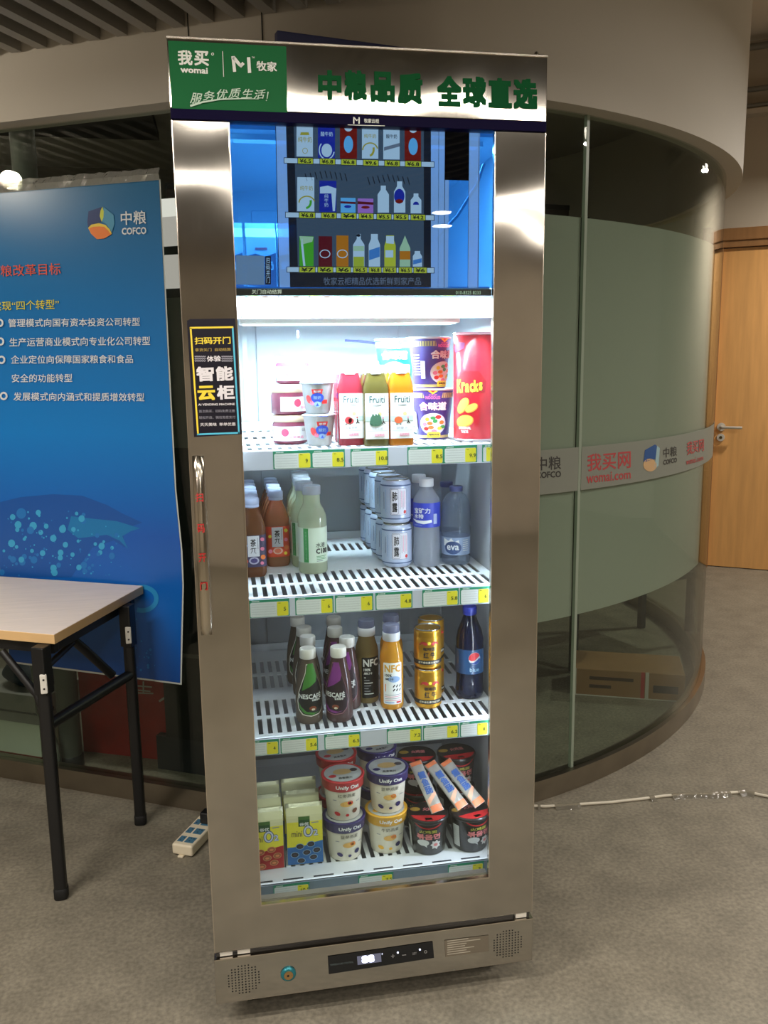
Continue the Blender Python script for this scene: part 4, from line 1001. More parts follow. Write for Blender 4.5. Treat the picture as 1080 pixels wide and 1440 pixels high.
# ---- crisps can
def mk_crisps(r):
    R, H = .0455, .232
    MB().lathe([(R - .001, .003), (R, .004), (R, H - .006), (R - .001, H - .005)], M('crisps_red', (206, 30, 48), .3, noise=.04, coat=.3), 44).build('can_body', r)
    mb = MB(); mb.lathe([(R + .0006, 0), (R + .0012, .001), (R + .0012, .004), (R, .005)], M('tin_rim', (190, 186, 190), .3, .8), 44); mb.build('base_rim', r)
    MB().lathe([(R + .0006, H - .007), (R + .0013, H - .005), (R + .0013, H - .001), (R - .002, H)], GLASS('crisps_lid', (230, 200, 205), body=.3, bodycol=(230, 190, 196), rough=.1), 44).build('lid', r)
    mb = MB(); pr = Print(mb, cyl(R), du=.006)
    ky = P('crisps_yellow', (246, 214, 60)); kc = P('crisps_chip', (232, 176, 76)); kcd = P('crisps_chip_edge', (206, 132, 50)); kdk = P('crisps_dark', (90, 12, 24)); kdr = P('crisps_darkred', (170, 20, 34))
    pr.poly([(-.048, .128), (-.02, .150), (.012, .150), (.030, .128), (.026, .104), (-.042, .094)], kdr)
    for m_, b_, d in ((kdk, .09, -.0010), (ky, .05, 0)):
        for ch, x0, x1, z0, z1 in (('K', -.040, -.027, .104, .133), ('r', -.0265, -.018, .105, .127), ('a', -.0175, -.008, .105, .124), ('c', -.007, .001, .106, .125), ('k', .0018, .011, .107, .131), ('s', .012, .020, .109, .127)):
            pr.text(ch, x0 - d, z0 + d, x1 - d, z1 + d, m_, b_, raise_=False)
        pr.h += .00012
    for (cx_, cz_, ra, rb, ro) in ((-.024, .078, .020, .011, .9), (-.004, .073, .015, .008, .5), (-.020, .045, .021, .013, .25)):
        pr.disc(cx_ + .001, cz_ - .0015, ra, rb, kcd, 20, rot=ro); pr.disc(cx_, cz_, ra * .95, rb * .9, kc, 20, rot=ro)
    pr.text('ORIGINAL', -.033, .0265, -.004, .0325, k_wh, .03, raise_=False); pr.text('TASTE', -.027, .0185, -.010, .0245, k_wh, .03)
    pr.poly([(-.052, .200), (-.040, .212), (-.018, .210), (-.020, .198), (-.045, .188)], P('crisps_flash', (150, 60, 120)))
    mb.build('can_print', r)
place('crisps_can', mk_crisps, (.6095, .155, S1), -.34, 'tall red crisps tube at the right end of the top shelf', 'crisps', None)
# ---- second shelf: fruit tea bottles
def mk_tea(col, name, lid):
    def f(r):
        a = .0292
        MB().lathe([(a * .86, 0), (a, .008), (a, .022), (a * .97, .024), (a * .97, .098), (a, .100), (a, .116), (a * .72, .140), (.0155, .152), (.0145, .160)], GLASS('tea_' + name, (226, 150, 96) if name == 'orange' else (170, 104, 60), body=.45, bodycol=(236, 172, 128) if name == 'orange' else (176, 112, 70), rough=.03), 36, p=3.6).build('bottle_body', r)
        mb = MB(); mb.lathe([(.0160, .158), (.0172, .159), (.0172, .163), (.0165, .1638), (.0165, .165), (.0172, .1658), (.0172, .178), (.0155, .1795)], M('tea_cap', (196, 206, 236), .4, noise=.01), 32); mb.build('cap', r)
        mb = MB(); mb.lathe([(a * 1.005, .0245), (a * 1.008, .026), (a * 1.008, .0965), (a * 1.005, .098)], P('tea_label_' + name, col), 40, p=3.6, cap0=False, cap1=False)
        pr = Print(mb, flat((0, -a * 1.008, 0), (1, 0, 0), (0, 0, 1), (0, -1, 0)), h0=.0003, step=.0001)
        pr.rect(-.0145, .049, .0120, .0965, P('tea_panel', (232, 230, 236)))
        pr.text('茶', -.0080, .072, .0045, .0895, k_ink, .03, raise_=False); pr.line([(-.0085, .0665), (-.004, .0682), (.005, .0678)], [.0012, .0019, .0010], k_ink, False); pr.line([(-.0042, .0678), (-.0046, .062), (-.0078, .0562)], [.0016, .0015, .0008], k_ink, False); pr.line([(.0012, .0678), (.0010, .060), (.0020, .0568), (.0048, .0566)], [.0016, .0016, .0014, .0008], k_ink, False); pr.line([(.0085, .092), (.0087, .066)], .0012, k_gy, False)
        pr.disc(-.001, .0395, .0115, .0085, P('tea_badge_' + name, (240, 190, 170) if name == 'orange' else (190, 186, 210)), 18); pr.disc(-.001, .0395, .008, .0055, P('tea_badge2_' + name, (236, 120, 90) if name == 'orange' else (70, 60, 120)), 16)
        for q in ((.019, .088, .0045, k_ye if name == 'orange' else k_pk), (.0185, .066, .0045, k_pk), (.0195, .047, .0055, k_or2), (.017, .033, .004, k_ye if name == 'orange' else k_pk), (-.019, .039, .005, k_pk if name == 'orange' else k_red), (-.019, .075, .004, k_ye if name == 'orange' else k_lb)): pr.disc(q[0], q[1], q[2], q[2], q[3], 12, raise_=False)
        mb.build('wrap_label', r)
    return f
TO = mk_tea((226, 78, 44), 'orange', None); TB = mk_tea((60, 50, 84), 'plum', None)
ordw = ['front', 'second', 'third', 'fourth', 'fifth', 'last']
for k in range(6):
    place('plum_tea_bottle', TB, (.1215, .279 + .0605 * k, S2), .05, ['plum labelled fruit tea bottle at the front against the left door frame', 'second plum labelled tea bottle from the front in the leftmost row', 'third plum labelled tea bottle from the front in the leftmost row', 'fourth plum labelled tea bottle from the front in the leftmost row', 'fifth plum labelled tea bottle from the front in the leftmost row', 'rearmost plum labelled tea bottle in the leftmost row'][k], 'tea bottle', 'plum fruit tea row')
for k in range(5):
    place('orange_tea_bottle', TO, (.182, .372 + .0600 * k - (.001 if k == 4 else 0), S2), .02, ['orange labelled fruit tea bottle at the front of its row', 'second orange labelled tea bottle, capped just behind the front one', 'third orange labelled tea bottle from the front of its row', 'fourth orange labelled tea bottle from the front of its row', 'rearmost orange labelled tea bottle of its row'][k], 'tea bottle', 'orange fruit tea row')
# ---- lemon drink bottles
def mk_c100(r):
    R = .0335
    MB().lathe([(R * .93, 0), (R, .004), (R, .126), (R * .97, .134), (R * .80, .148), (R * .60, .160), (.0195, .168), (.0190, .186)], GLASS('lemon_drink', (226, 236, 206), body=.72, bodycol=(236, 242, 214), rough=.04), 40).build('bottle_body', r)
    MB().lathe([(.0205, .182), (.0215, .183), (.0215, .2010), (.020, .2025)], GLASS('lemon_cap', (226, 228, 236), body=.75, bodycol=(232, 234, 244), rough=.15), 32).build('cap', r)
    mb = MB(); mb.lathe([(R * 1.006, .0265), (R * 1.006, .108)], P('lemon_label', (222, 236, 214)), 44, cap0=False, cap1=False)
    pr = Print(mb, cyl(R * 1.006), du=.004, h0=.0003)
    pr.rect(-.0295, .0275, -.017, .107, k_gn); pr.text('柠檬味复合果汁饮料', -.0245, .034, -.0215, .100, P('lemon_pale', (150, 200, 150)), 0, True)
    pr.text('水溶', .000, .062, .0235, .0735, k_ink, .01, raise_=False); pr.text('C100', .000, .0475, .031, .060, k_ink, .05, raise_=False)
    for i, w in enumerate((.026, .022, .026)): pr.line([(.001, .0415 - i * .0035), (.001 + w, .0415 - i * .0035)], .0012, k_gn, False)
    pr.line([(.001, .0305), (.017, .0305)], .0016, k_gy)
    mb.build('wrap_label', r)
place('lemon_drink_bottle', mk_c100, (.259, .283, S2), .12, 'pale green lemon drink bottle alone at the front of the second shelf', 'drink bottle', 'lemon drink bottles')
for k in range(4):
    q = (.2480 + .002 * k, .3530 + .0710 * k)
    place('lemon_drink_bottle', None, (q[0], q[1], S2), -.3, ['lemon drink bottle half hidden behind the front lemon bottle', 'third lemon drink bottle in the row behind the front one', 'fourth lemon drink bottle, only its cap and neck in view', 'rearmost lemon drink bottle by the back wall'][k], 'drink bottle', 'lemon drink bottles')
# ---- tea cans
def mk_can(r):
    R, H = .0355, .105
    mb = MB(); mb.lathe([(R * .80, 0), (R * .86, .002), (R * .99, .009), (R, .012), (R, H - .012), (R * .98, H - .008), (R * .86, H - .003)], M('can_paleblue', (188, 198, 222), .3, .25, noise=.02), 40); mb.build('can_body', r)
    mb = MB(); mb.lathe([(R * .845, H - .0035), (R * .89, H - .0025), (R * .89, H - .0008), (R * .85, H), (R * .82, H - .004), (R * .2, H - .005)], M('can_lid_metal', (190, 186, 176), .25, 1.0), 40); mb.box(-.007, -.012, H - .0048, .007, .004, H - .0036, M('can_lid_metal')); mb.build('can_lid', r)
    MB().lathe([(R * .81, -.0002), (R * .855, .0012), (R * .87, .0030)], M('can_lid_metal'), 40).build('base_rim', r)
    mb = MB(); pr = Print(mb, cyl(R), du=.005, h0=.0004); kp = P('can_panel', (226, 222, 230)); kd = P('can_line', (84, 88, 116))
    pr.poly(rrect(-.0185, .022, .0215, .085, .004), kd); pr.poly(rrect(-.0178, .0227, .0208, .0843, .0035), kp)
    pr.poly(rrect(-.0165, .024, .001, .083, .003), kd); pr.poly(rrect(-.0158, .0247, .0003, .0823, .0025), kp)
    pr.text('肺', -.0135, .055, -.0015, .077, k_ink, .025, raise_=False); pr.text('露', -.0135, .029, -.0015, .051, k_ink, .025, raise_=False)
    for i in range(4): pr.line([(.005 + i * .0037, .079), (.005 + i * .0037, .036 + .004 * (i % 2))], .0011, k_pk if i % 2 else k_gy, False)
    pr.disc(.0165, .029, .0034, .0044, k_red, raise_=False)
    pr.rect(-.055, .012, .055, .0145, P('can_base_line', (70, 90, 130)), False); pr.rect(-.055, H - .0155, .055, H - .0125, P('can_base_line', (70, 90, 130)), False)
    pr.line([(-.036, .075), (-.036, .035)], .0014, kd, False); pr.line([(-.030, .080), (-.030, .028)], .0012, k_lb, False)
    mb.build('can_print', r)
for k in range(5):
    y = .294 + .0735 * k; x = .4605 - .0015 * k
    w = ['front', 'second', 'third', 'fourth', 'rearmost'][k]
    place('herbal_tea_can', mk_can, (x, min(y, .594), S2), .0, 'pale blue herbal can, lower one in the %s stack of its row' % w, 'drink can', 'pale blue herbal cans')
    place('herbal_tea_can', None, (x - .001, min(y, .594) + .001, S2 + .1055), -.05, 'pale blue herbal can, upper one in the %s stack of its row' % w, 'drink can', 'pale blue herbal cans')
# ---- electrolyte water
def mk_elec(r):
    R = .0325
    MB().lathe([(R * .90, 0), (R, .006), (R, .014), (R * .97, .017), (R * .97, .104), (R, .106), (R, .152), (R * .93, .162), (R * .62, .178), (.0155, .184), (.0150, .192)], GLASS('electrolyte_bottle', (244, 246, 250), body=.42, bodycol=(226, 230, 240), rough=.03), 40).build('bottle_body', r)
    MB().lathe([(.0162, .189), (.0172, .190), (.0172, .2065), (.0158, .208)], m_capw, 32).build('cap', r)
    mb = MB(); mb.lathe([(R * 1.008, .095), (R * 1.010, .097), (R * 1.010, .149), (R * 1.0, .153)], P('electrolyte_blue', (38, 56, 168)), 44, cap0=False, cap1=False)
    pr = Print(mb, cyl(R * 1.010), du=.004, h0=.0003)
    pr.text('宝矿力', -.024, .1285, .018, .1415, k_wh, .03, raise_=False); pr.text('水特', -.024, .116, .002, .127, k_wh, .03, raise_=False)
    pr.line([(-.030, .1135), (-.016, .109), (.002, .1075), (.0215, .1105)], [.002, .006, .008, .0065], k_wh, False); pr.rect(.026, .103, .036, .127, P('electrolyte_pale', (176, 186, 220)), False); pr.text('电解质 500ml', -.024, .099, -.002, .1025, k_lb, 0, raise_=False)
    mb.build('wrap_label', r)
place('electrolyte_bottle', mk_elec, (.532, .288, S2), -.5, 'electrolyte water bottle with a blue label at the front of the second shelf', 'drink bottle', 'electrolyte water bottles')
place('electrolyte_bottle', None, (.530, .360, S2), .1, 'electrolyte water bottle behind the front blue labelled one', 'drink bottle', 'electrolyte water bottles')
# ---- mineral water
def mk_water(r):
    R = .0350
    MB().lathe([(R * .80, 0), (R * .98, .006), (R, .016), (R * .95, .024), (R * .97, .068), (R, .074), (R, .088), (R * .93, .098), (R, .110), (R, .128), (R * .92, .150), (R * .66, .166), (.0150, .172), (.0145, .178)], GLASS('water_bottle', (240, 244, 248), body=.16, bodycol=(176, 190, 214), rough=.02), 40).build('bottle_body', r)
    MB().lathe([(.0150, .175), (.0160, .176), (.0160, .186), (.0148, .1875)], M('water_cap', (60, 70, 120), .4), 28).build('cap', r)
    mb = MB(); mb.lathe([(R * .975, .026), (R * .985, .068)], P('water_label', (150, 168, 200)), 44, cap0=False, cap1=False)
    pr = Print(mb, cyl(R * .985), du=.004, h0=.0008)
    pr.poly([(-.026, .066), (-.012, .060), (-.006, .067), (.002, .058), (.012, .063), (.014, .050), (-.026, .048)], k_wh, False); pr.h += .0002; pr.disc(-.002, .0440, .0205, .0155, P('water_badge', (36, 62, 110)), 24); pr.text('eva', -.0165, .0385, .0125, .0500, k_wh, .02)
    for i in range(6): pr.line([(.022, .062 - i * .005), (.036, .062 - i * .005)], .0013, k_wh, False)
    mb.build('wrap_label', r)
place('water_bottle', mk_water, (.6035, .285, S2), -.42, 'clear mineral water bottle with a round blue badge by the right wall', 'water bottle', 'mineral water bottles')
place('water_bottle', None, (.600, .362, S2), .3, 'clear mineral water bottle behind the one with the badge in view', 'water bottle', 'mineral water bottles')
# ---- third shelf: coffee bottles
def mk_coffee(name, c1, c2):
    def f(r):
        R = .0305; H = .170
        prof = [(R * .86, 0), (R * .98, .005), (R, .014), (R * .98, .050), (R * .95, .070), (R * .86, .096), (R * .68, .122), (R * .58, .138), (.0165, .144), (.0160, .148)]
        MB().lathe(prof, GLASS('coffee_' + name, (110, 88, 76), body=.6, bodycol=(150, 132, 116) if name == 'green' else (128, 96, 96), rough=.03), 40).build('bottle_body', r)
        MB().lathe([(.0172, .146), (.0180, .147), (.0180, .166), (.0165, .168)], M('coffee_cap', (236, 230, 220), .4, noise=.01), 32).build('cap', r)
        def rad_at(z):
            for (ra, za), (rb, zb) in zip(prof, prof[1:]):
                if za <= z <= zb: return ra + (rb - ra) * (z - za) / (zb - za)
            return prof[0][0] if z < 0 else prof[-1][0]
        fm = lambda u, v, h: Vector(((rad_at(v) + h) * sin(u / R), -(rad_at(v) + h) * cos(u / R), v))
        mb = MB(); pr = Print(mb, fm, du=.004, dv=.006, h0=.0005)
        def dropx(s): return [(-.012 * s, .136), (-.014 * s, .118), (-.022 * s, .098), (-.031 * s, .074), (-.0345 * s, .052), (-.031 * s, .034), (-.020 * s, .023), (0, .0195), (.020 * s, .023), (.031 * s, .034), (.0345 * s, .052), (.031 * s, .080), (.021 * s, .110), (.015 * s, .137)]
        pr.poly(dropx(1.0), P('coffee_edge_' + name, (224, 216, 200) if name == 'green' else (150, 96, 110))); pr.poly([(q[0] * .945 + .001, .08 + (q[1] - .08) * .965) for q in dropx(1.0)], P('coffee_dark_' + name, c1)); pr.poly([(-.021, .078), (-.017, .098), (-.006, .137), (.014, .137), (.021, .110), (.016, .098), (.000, .088)], P('coffee_swirl_' + name, c2)); pr.poly([(-.030, .052), (-.026, .037), (-.015, .027), (.004, .0235), (.022, .030), (.010, .0275), (-.010, .031), (-.022, .041)], P('coffee_swirl_' + name))
        pr.text('NESCAFÉ', -.028, .060, .026, .0735, k_wh, .03, raise_=False); pr.text('雀巢咖啡', .002, .0545, .022, .0595, k_wh, .02, raise_=False)
        pr.disc(.004, .0385, .008, .005, P('coffee_bean', (128, 62, 34)), 14, raise_=False); pr.disc(.005, .0355, .004, .0025, k_cream, 10)
        mb.build('shrink_label', r)
    return f
CG = mk_coffee('green', (22, 22, 22), (64, 132, 48)); CP = mk_coffee('purple', (38, 20, 30), (126, 46, 128))
G5 = 'coffee bottles on the third shelf'
ctop = S3 + .168
def capxy(u, v): q = onz(u, v, ctop); return (q.x, q.y)
place('green_coffee_bottle', CG, (.228, .147, S3), .05, 'coffee bottle with a green swirl at the front of the third shelf', 'coffee bottle', G5)
for k, (x, y) in enumerate(((.236, .232), (.234, .305), (.226, .390))):
    place('green_coffee_bottle', None, (x, y, S3), .1, ['cream capped coffee bottle just behind the green swirl one', 'cream capped coffee bottle third in the green swirl row', 'rearmost coffee bottle in the green swirl row'][k], 'coffee bottle', G5)
place('purple_coffee_bottle', CP, (.2955, .142, S3), -.55, 'coffee bottle with a purple swirl at the front of the third shelf', 'coffee bottle', G5)
for k, (x, y) in enumerate(((.324, .206), (.306, .285), (.314, .370))):
    place('purple_coffee_bottle', None, (x, y, S3), -.4, ['cream capped coffee bottle just behind the purple swirl one', 'cream capped coffee bottle third in the purple swirl row', 'rearmost coffee bottle in the purple swirl row'][k], 'coffee bottle', G5)
# ---- NFC juice
def mk_nfc(name, body, lab, ink, acc):
    def f(r):
        R = .0272
        MB().lathe([(R * .90, 0), (R, .006), (R, .120), (R * .95, .132), (R * .74, .150), (R * .66, .160), (.0170, .164)], GLASS('nfc_' + name, body, body=.86, bodycol=tuple(min(255, int(c * 1.18)) for c in body), rough=.04), 40).build('bottle_body', r)
        mb = MB(); mb.lathe([(.0185, .160), (.0205, .162), (.0205, .178), (.0195, .180)], m_capw, 36); mb.lathe([(.0192, .180), (.0196, .192), (.0180, .197)], GLASS('nfc_overcap', (214, 216, 234), body=.35, bodycol=(200, 204, 226), rough=.06), 36); mb.build('cap', r)
        mb = MB(); pr = Print(mb, cyl(R), du=.004, h0=.0004); pr.poly(rrect(-.022, .014, .024, .113, .003), lab)
        pr.text('NFC', -.0185, .0905, .0205, .1085, acc, .04, raise_=False); pr.text('100%', -.0175, .080, -.0015, .0865, ink, .04, raise_=False); pr.text('果汁', -.0175, .0715, .004, .077, ink, .02, raise_=False)
        if name == 'orange':
            pr.disc(.004, .074, .015, .0075, k_lb, 14, raise_=False)
            for i in range(3):
                for j in range(2): pr.line([(.0015 + i * .0075, .055 - j * .0095), (.0055 + i * .0075, .0605 - j * .0095)], .0026, k_ink, False)
            for i in range(4): pr.line([(-.018, .036 - i * .0045), (.021, .037 - i * .0045)], .0013, k_pk if i % 2 else k_gy, False)
            pr.rect(.009, .0165, .021, .0205, k_red, False); pr.rect(-.018, .0165, .004, .0195, k_lb, False); pr.line([(-.016, .062), (-.016, .044)], .0022, k_or2, False)
        else:
            for i, w in enumerate((.004, .012, .020, .016, .010, .014, .022)): pr.line([(-.0165, .064 - i * .0066), (-.0165 + w, .064 - i * .0066)], .0022, k_wh if i in (0, 2, 6) else k_gy, False)
        mb.build('paper_label', r)
    return f
ND = mk_nfc('brown', (150, 130, 86), P('nfc_black', (20, 20, 22)), k_wh, k_wh); NO = mk_nfc('orange', (212, 156, 56), k_wh, k_ink, P('nfc_gold', (220, 160, 50)))
G6 = 'NFC juice bottles on the third shelf'
place('brown_juice_bottle', ND, (.374, .235, S3), .20, 'olive brown NFC juice bottle with a black label', 'juice bottle', G6)
place('orange_pulp_bottle', NO, (.424, .186, S3), -.14, 'orange NFC juice bottle with a white label at the front', 'juice bottle', G6)
place('orange_pulp_bottle', None, (.438, .262, S3), .1, 'orange NFC juice bottle hidden behind the white labelled one', 'juice bottle', G6)
# ---- golden energy cans
def mk_gold(r):
    R, H = .0315, .094
    mg = M('gold_can', (206, 152, 48), .28, .8, noise=.04)
    mb = MB(); mb.lathe([(R * .86, 0), (R * .9, .002), (R, .006), (R, .010), (R * .97, .0115), (R, .013), (R, H - .020), (R * .97, H - .018), (R, H - .016), (R * .97, H - .0135), (R, H - .011), (R * .97, H - .0085), (R * .985, H - .006), (R * .9, H - .003)], mg, 40); mb.build('can_body', r)
    mb = MB(); mb.lathe([(R * .90, H - .0035), (R * .95, H - .0025), (R * .95, H - .0006), (R * .91, H), (R * .87, H - .0045), (R * .2, H - .0055)], M('can_lid_metal'), 40); mb.box(-.006, -.010, H - .0052, .006, .004, H - .0040, P('gold_can_tab', (150, 50, 60), .3)); mb.build('can_lid', r)
    mb = MB(); pr = Print(mb, cyl(R), du=.004, h0=.0004); L_ = pi * R
    pr.rect(-L_, .0125, L_, .0225, P('gold_can_black', (28, 26, 26))); pr.text('红牛维生素功能饮料', -.026, .0150, .026, .0200, k_cream, .01, raise_=False)
    kr = P('gold_can_red', (178, 46, 40))
    for sgn in (-1, 1):
        pr.poly([(sgn * .003, .062), (sgn * .010, .067), (sgn * .018, .066), (sgn * .024, .060), (sgn * .022, .058), (sgn * .016, .061), (sgn * .011, .058), (sgn * .006, .058)], kr, False)
    pr.disc(0, .063, .004, .004, k_ye, 12); pr.text('咖啡因', -.0135, .0455, .0135, .0535, k_ink, .03, raise_=False); pr.text('红', -.0135, .0285, -.0015, .0425, k_ink, .035, raise_=False); pr.text('牛', .0025, .0285, .0145, .0425, k_ink, .035, raise_=False)
    mb.build('can_print', r)
G7 = 'gold energy drink cans'
place('energy_drink_can', mk_gold, (.5075, .176, S3), -.06, 'gold energy drink can standing on the third shelf at the front', 'drink can', G7)
place('energy_drink_can', None, (.5070, .177, S3 + .0945), -.10, 'gold energy drink can stacked on the front gold can', 'drink can', G7)
place('energy_drink_can', None, (.532, .248, S3), .2, 'gold energy drink can on the shelf behind the front gold stack', 'drink can', G7)
place('energy_drink_can', None, (.532, .248, S3 + .0945), .2, 'gold energy drink can on top of the rear gold stack', 'drink can', G7)
# ---- blue cola
def mk_cola(r):
    R = .0335
    MB().lathe([(R * .82, 0), (R * .98, .006), (R, .018), (R * .95, .040), (R * .96, .060), (R, .064), (R, .122), (R * .96, .126), (R * .97, .142), (R * .84, .164), (R * .56, .186), (.0150, .198), (.0145, .204)], GLASS('blue_cola', (22, 40, 84), body=.45, bodycol=(24, 40, 82), rough=.02), 40).build('bottle_body', r)
    MB().lathe([(.0155, .201), (.0168, .202), (.0168, .219), (.0152, .2205)], M('cola_cap', (30, 48, 150), .35), 32).build('cap', r)
    mb = MB(); mb.lathe([(R * 1.008, .0635), (R * 1.008, .1225)], P('cola_label', (26, 66, 108), .3), 44, cap0=False, cap1=False)
    pr = Print(mb, cyl(R * 1.008), du=.004, h0=.0003)
    cx_, cz_, q = .004, .102, .0148
    pr.disc(cx_, cz_, q, q, k_wh, 28); pr.poly([(cx_ - q * .97, cz_ - q * .15)] + ell(cx_, cz_, q * .97, q * .97, 16, pi * 1.02, pi * .12)[::1] + [(cx_ + q * .5, cz_ + q * .1), (cx_ + q * .0, cz_ - q * .32), (cx_ - q * .5, cz_ - q * .42)], P('cola_red', (196, 40, 50))); pr.poly([(cx_ - q * .75, cz_ - q * .62)] + [(cx_ - q * .2, cz_ - q * .66), (cx_ + q * .35, cz_ - q * .35), (cx_ + q * .8, cz_ - .0 * q)] + ell(cx_, cz_, q * .97, q * .97, 10, -.15, -pi * .76), P('cola_blue', (20, 56, 130)))
    pr.text('blue', -.008, .070, .015, .080, P('cola_script', (176, 206, 226)), .01); pr.line([(.0295, .1205), (.0295, .066)], .0012, k_lb)
    mb.build('wrap_label', r)
place('blue_cola_bottle', mk_cola, (.617, .211, S3), -.02, 'dark blue cola bottle at the right end of the third shelf', 'cola bottle', None)
# ---- bottom shelf: biscuit bags
def mk_bag(name, low, choc):
    def f(r):
        W_, D, H = .0415, .034, .143
        def sec(z):
            t_ = z / H
            if t_ < .80: return W_ * (1 - .02 * sin(pi * t_)), D * (.95 + .08 * sin(pi * t_ / .8)) / 2, 0
            k = (t_ - .80) / .20; return W_ * (1 + .015 * k), D / 2 * (1 - k) ** .8 + .0006, 0
        mb = MB(); foil = M('bag_foil', (206, 204, 176), .28, .35, bump=.25, bscale=70)
        zs = [0, .004, .03, .06, .09, .112, .120, .126, .131, .134, H]; rows = []
        for z in zs:
            w, d, _ = sec(z); n = []
            for i in range(9): x = -w + 2 * w * i / 8; n.append((x, -d * (1 - .12 * abs(i - 4) / 4), z))
            for i in range(8, -1, -1): x = -w + 2 * w * i / 8; n.append((x, d * (1 - .12 * abs(i - 4) / 4), z))
            rows.append(n)
        k = 18
        mb.add([q for n in rows for q in n], [(j * k + i, j * k + (i + 1) % k, (j + 1) * k + (i + 1) % k, (j + 1) * k + i) for j in range(len(rows) - 1) for i in range(k)], foil, True); mb.add(rows[0], [list(range(k))[::-1]], foil); mb.add(rows[-1], [list(range(k))], foil)
        mb.build('bag_body', r)
        def fm(u, v, h):
            w, d, _ = sec(v); return Vector((u, -d * (1 - .12 * min(1, abs(u) / w)) - h, v))
        mb = MB(); pr = Print(mb, fm, du=.0104, dv=.006, h0=.0008)
        kyl = P('bag_yellow', (238, 226, 66), .35); kcr = P('bag_pale', (226, 222, 176), .35)
        pr.rect(-.0405, .001, .0405, .105, kyl, False); pr.rect(-.0405, .105, .0405, .136, kcr)
        pr.poly([(-.0405, .001), (.0405, .001), (.0405, .056), (.020, .053), (-.006, .046), (-.0405, .044)], P('bag_low_' + name, low))
        pr.rect(-.014, .094, .0120, .118, P('bag_green', (30, 78, 40))); pr.rect(-.014, .110, .0120, .118, P('bag_green_top', (70, 110, 50)), False); pr.text('谷优', -.0115, .0955, .0095, .1035, k_wh, .03, raise_=False); pr.rect(.016, .100, .032, .1025, k_gy, False)
        pr.text('mini', -.030, .0700, -.006, .0840, P('bag_script', (120, 112, 60)), .02, raise_=False)
        for m_, b_ in ((P('bag_o_edge', (54, 70, 130)), 0), (P('bag_o', (206, 214, 236)), 1)):
            s_ = 1 if b_ else 1.0
            pr.ring(.008, .0815, .0085, .0110, .0068 if not b_ else .0038, m_, 26); 
            pr.text('2', .0190, .0690 + (.001 if b_ else 0), .0300, .0850 - (.001 if b_ else 0), m_, .09 if not b_ else .03)
        for (x, z) in ((-.012, .046), (.013, .050), (.026, .034), (.003, .031), (-.024, .027), (.018, .018), (-.010, .012), (-.028, .010)):
            if name == 'blue' and x < -.026: continue
            pr.disc(x, z, .0098, .0074, P('bag_ring_' + name, (130, 170, 210) if name == 'blue' else (206, 130, 90)), 16); pr.disc(x, z, .0082, .0060, P('bag_biscuit_' + name, choc), 16); pr.disc(x, z - .0004, .0046, .0026, P('bag_biscuit2_' + name, tuple(min(255, int(c * 1.35 + 6)) for c in choc)), 12)
        mb.build('bag_print', r)
    return f
BB = mk_bag('blue', (40, 106, 176), (40, 36, 44)); BR = mk_bag('red', (168, 34, 38), (160, 96, 60))
G8 = 'small biscuit bags at the left of the bottom shelf'
for k in range(3):
    w = ['front', 'middle', 'rear'][k]
    place('blue_biscuit_bag', BB, (.2085 - .001 * k, .148 + .062 * k, S4), .02 * (k - 1), {'front': 'yellow and blue biscuit bag at the front of the bottom shelf', 'middle': 'yellow and blue biscuit bag standing right behind the front one', 'rear': 'yellow and blue biscuit bag rearmost in its row'}[w], 'biscuit bag', G8)
    place('red_biscuit_bag', BR, (.1185, .142 + .062 * k, S4), .02 * k, {'front': 'yellow and red biscuit bag at the front, cut off by the door frame', 'middle': 'yellow and red biscuit bag standing right behind the front one', 'rear': 'yellow and red biscuit bag rearmost in its row'}[w], 'biscuit bag', G8)
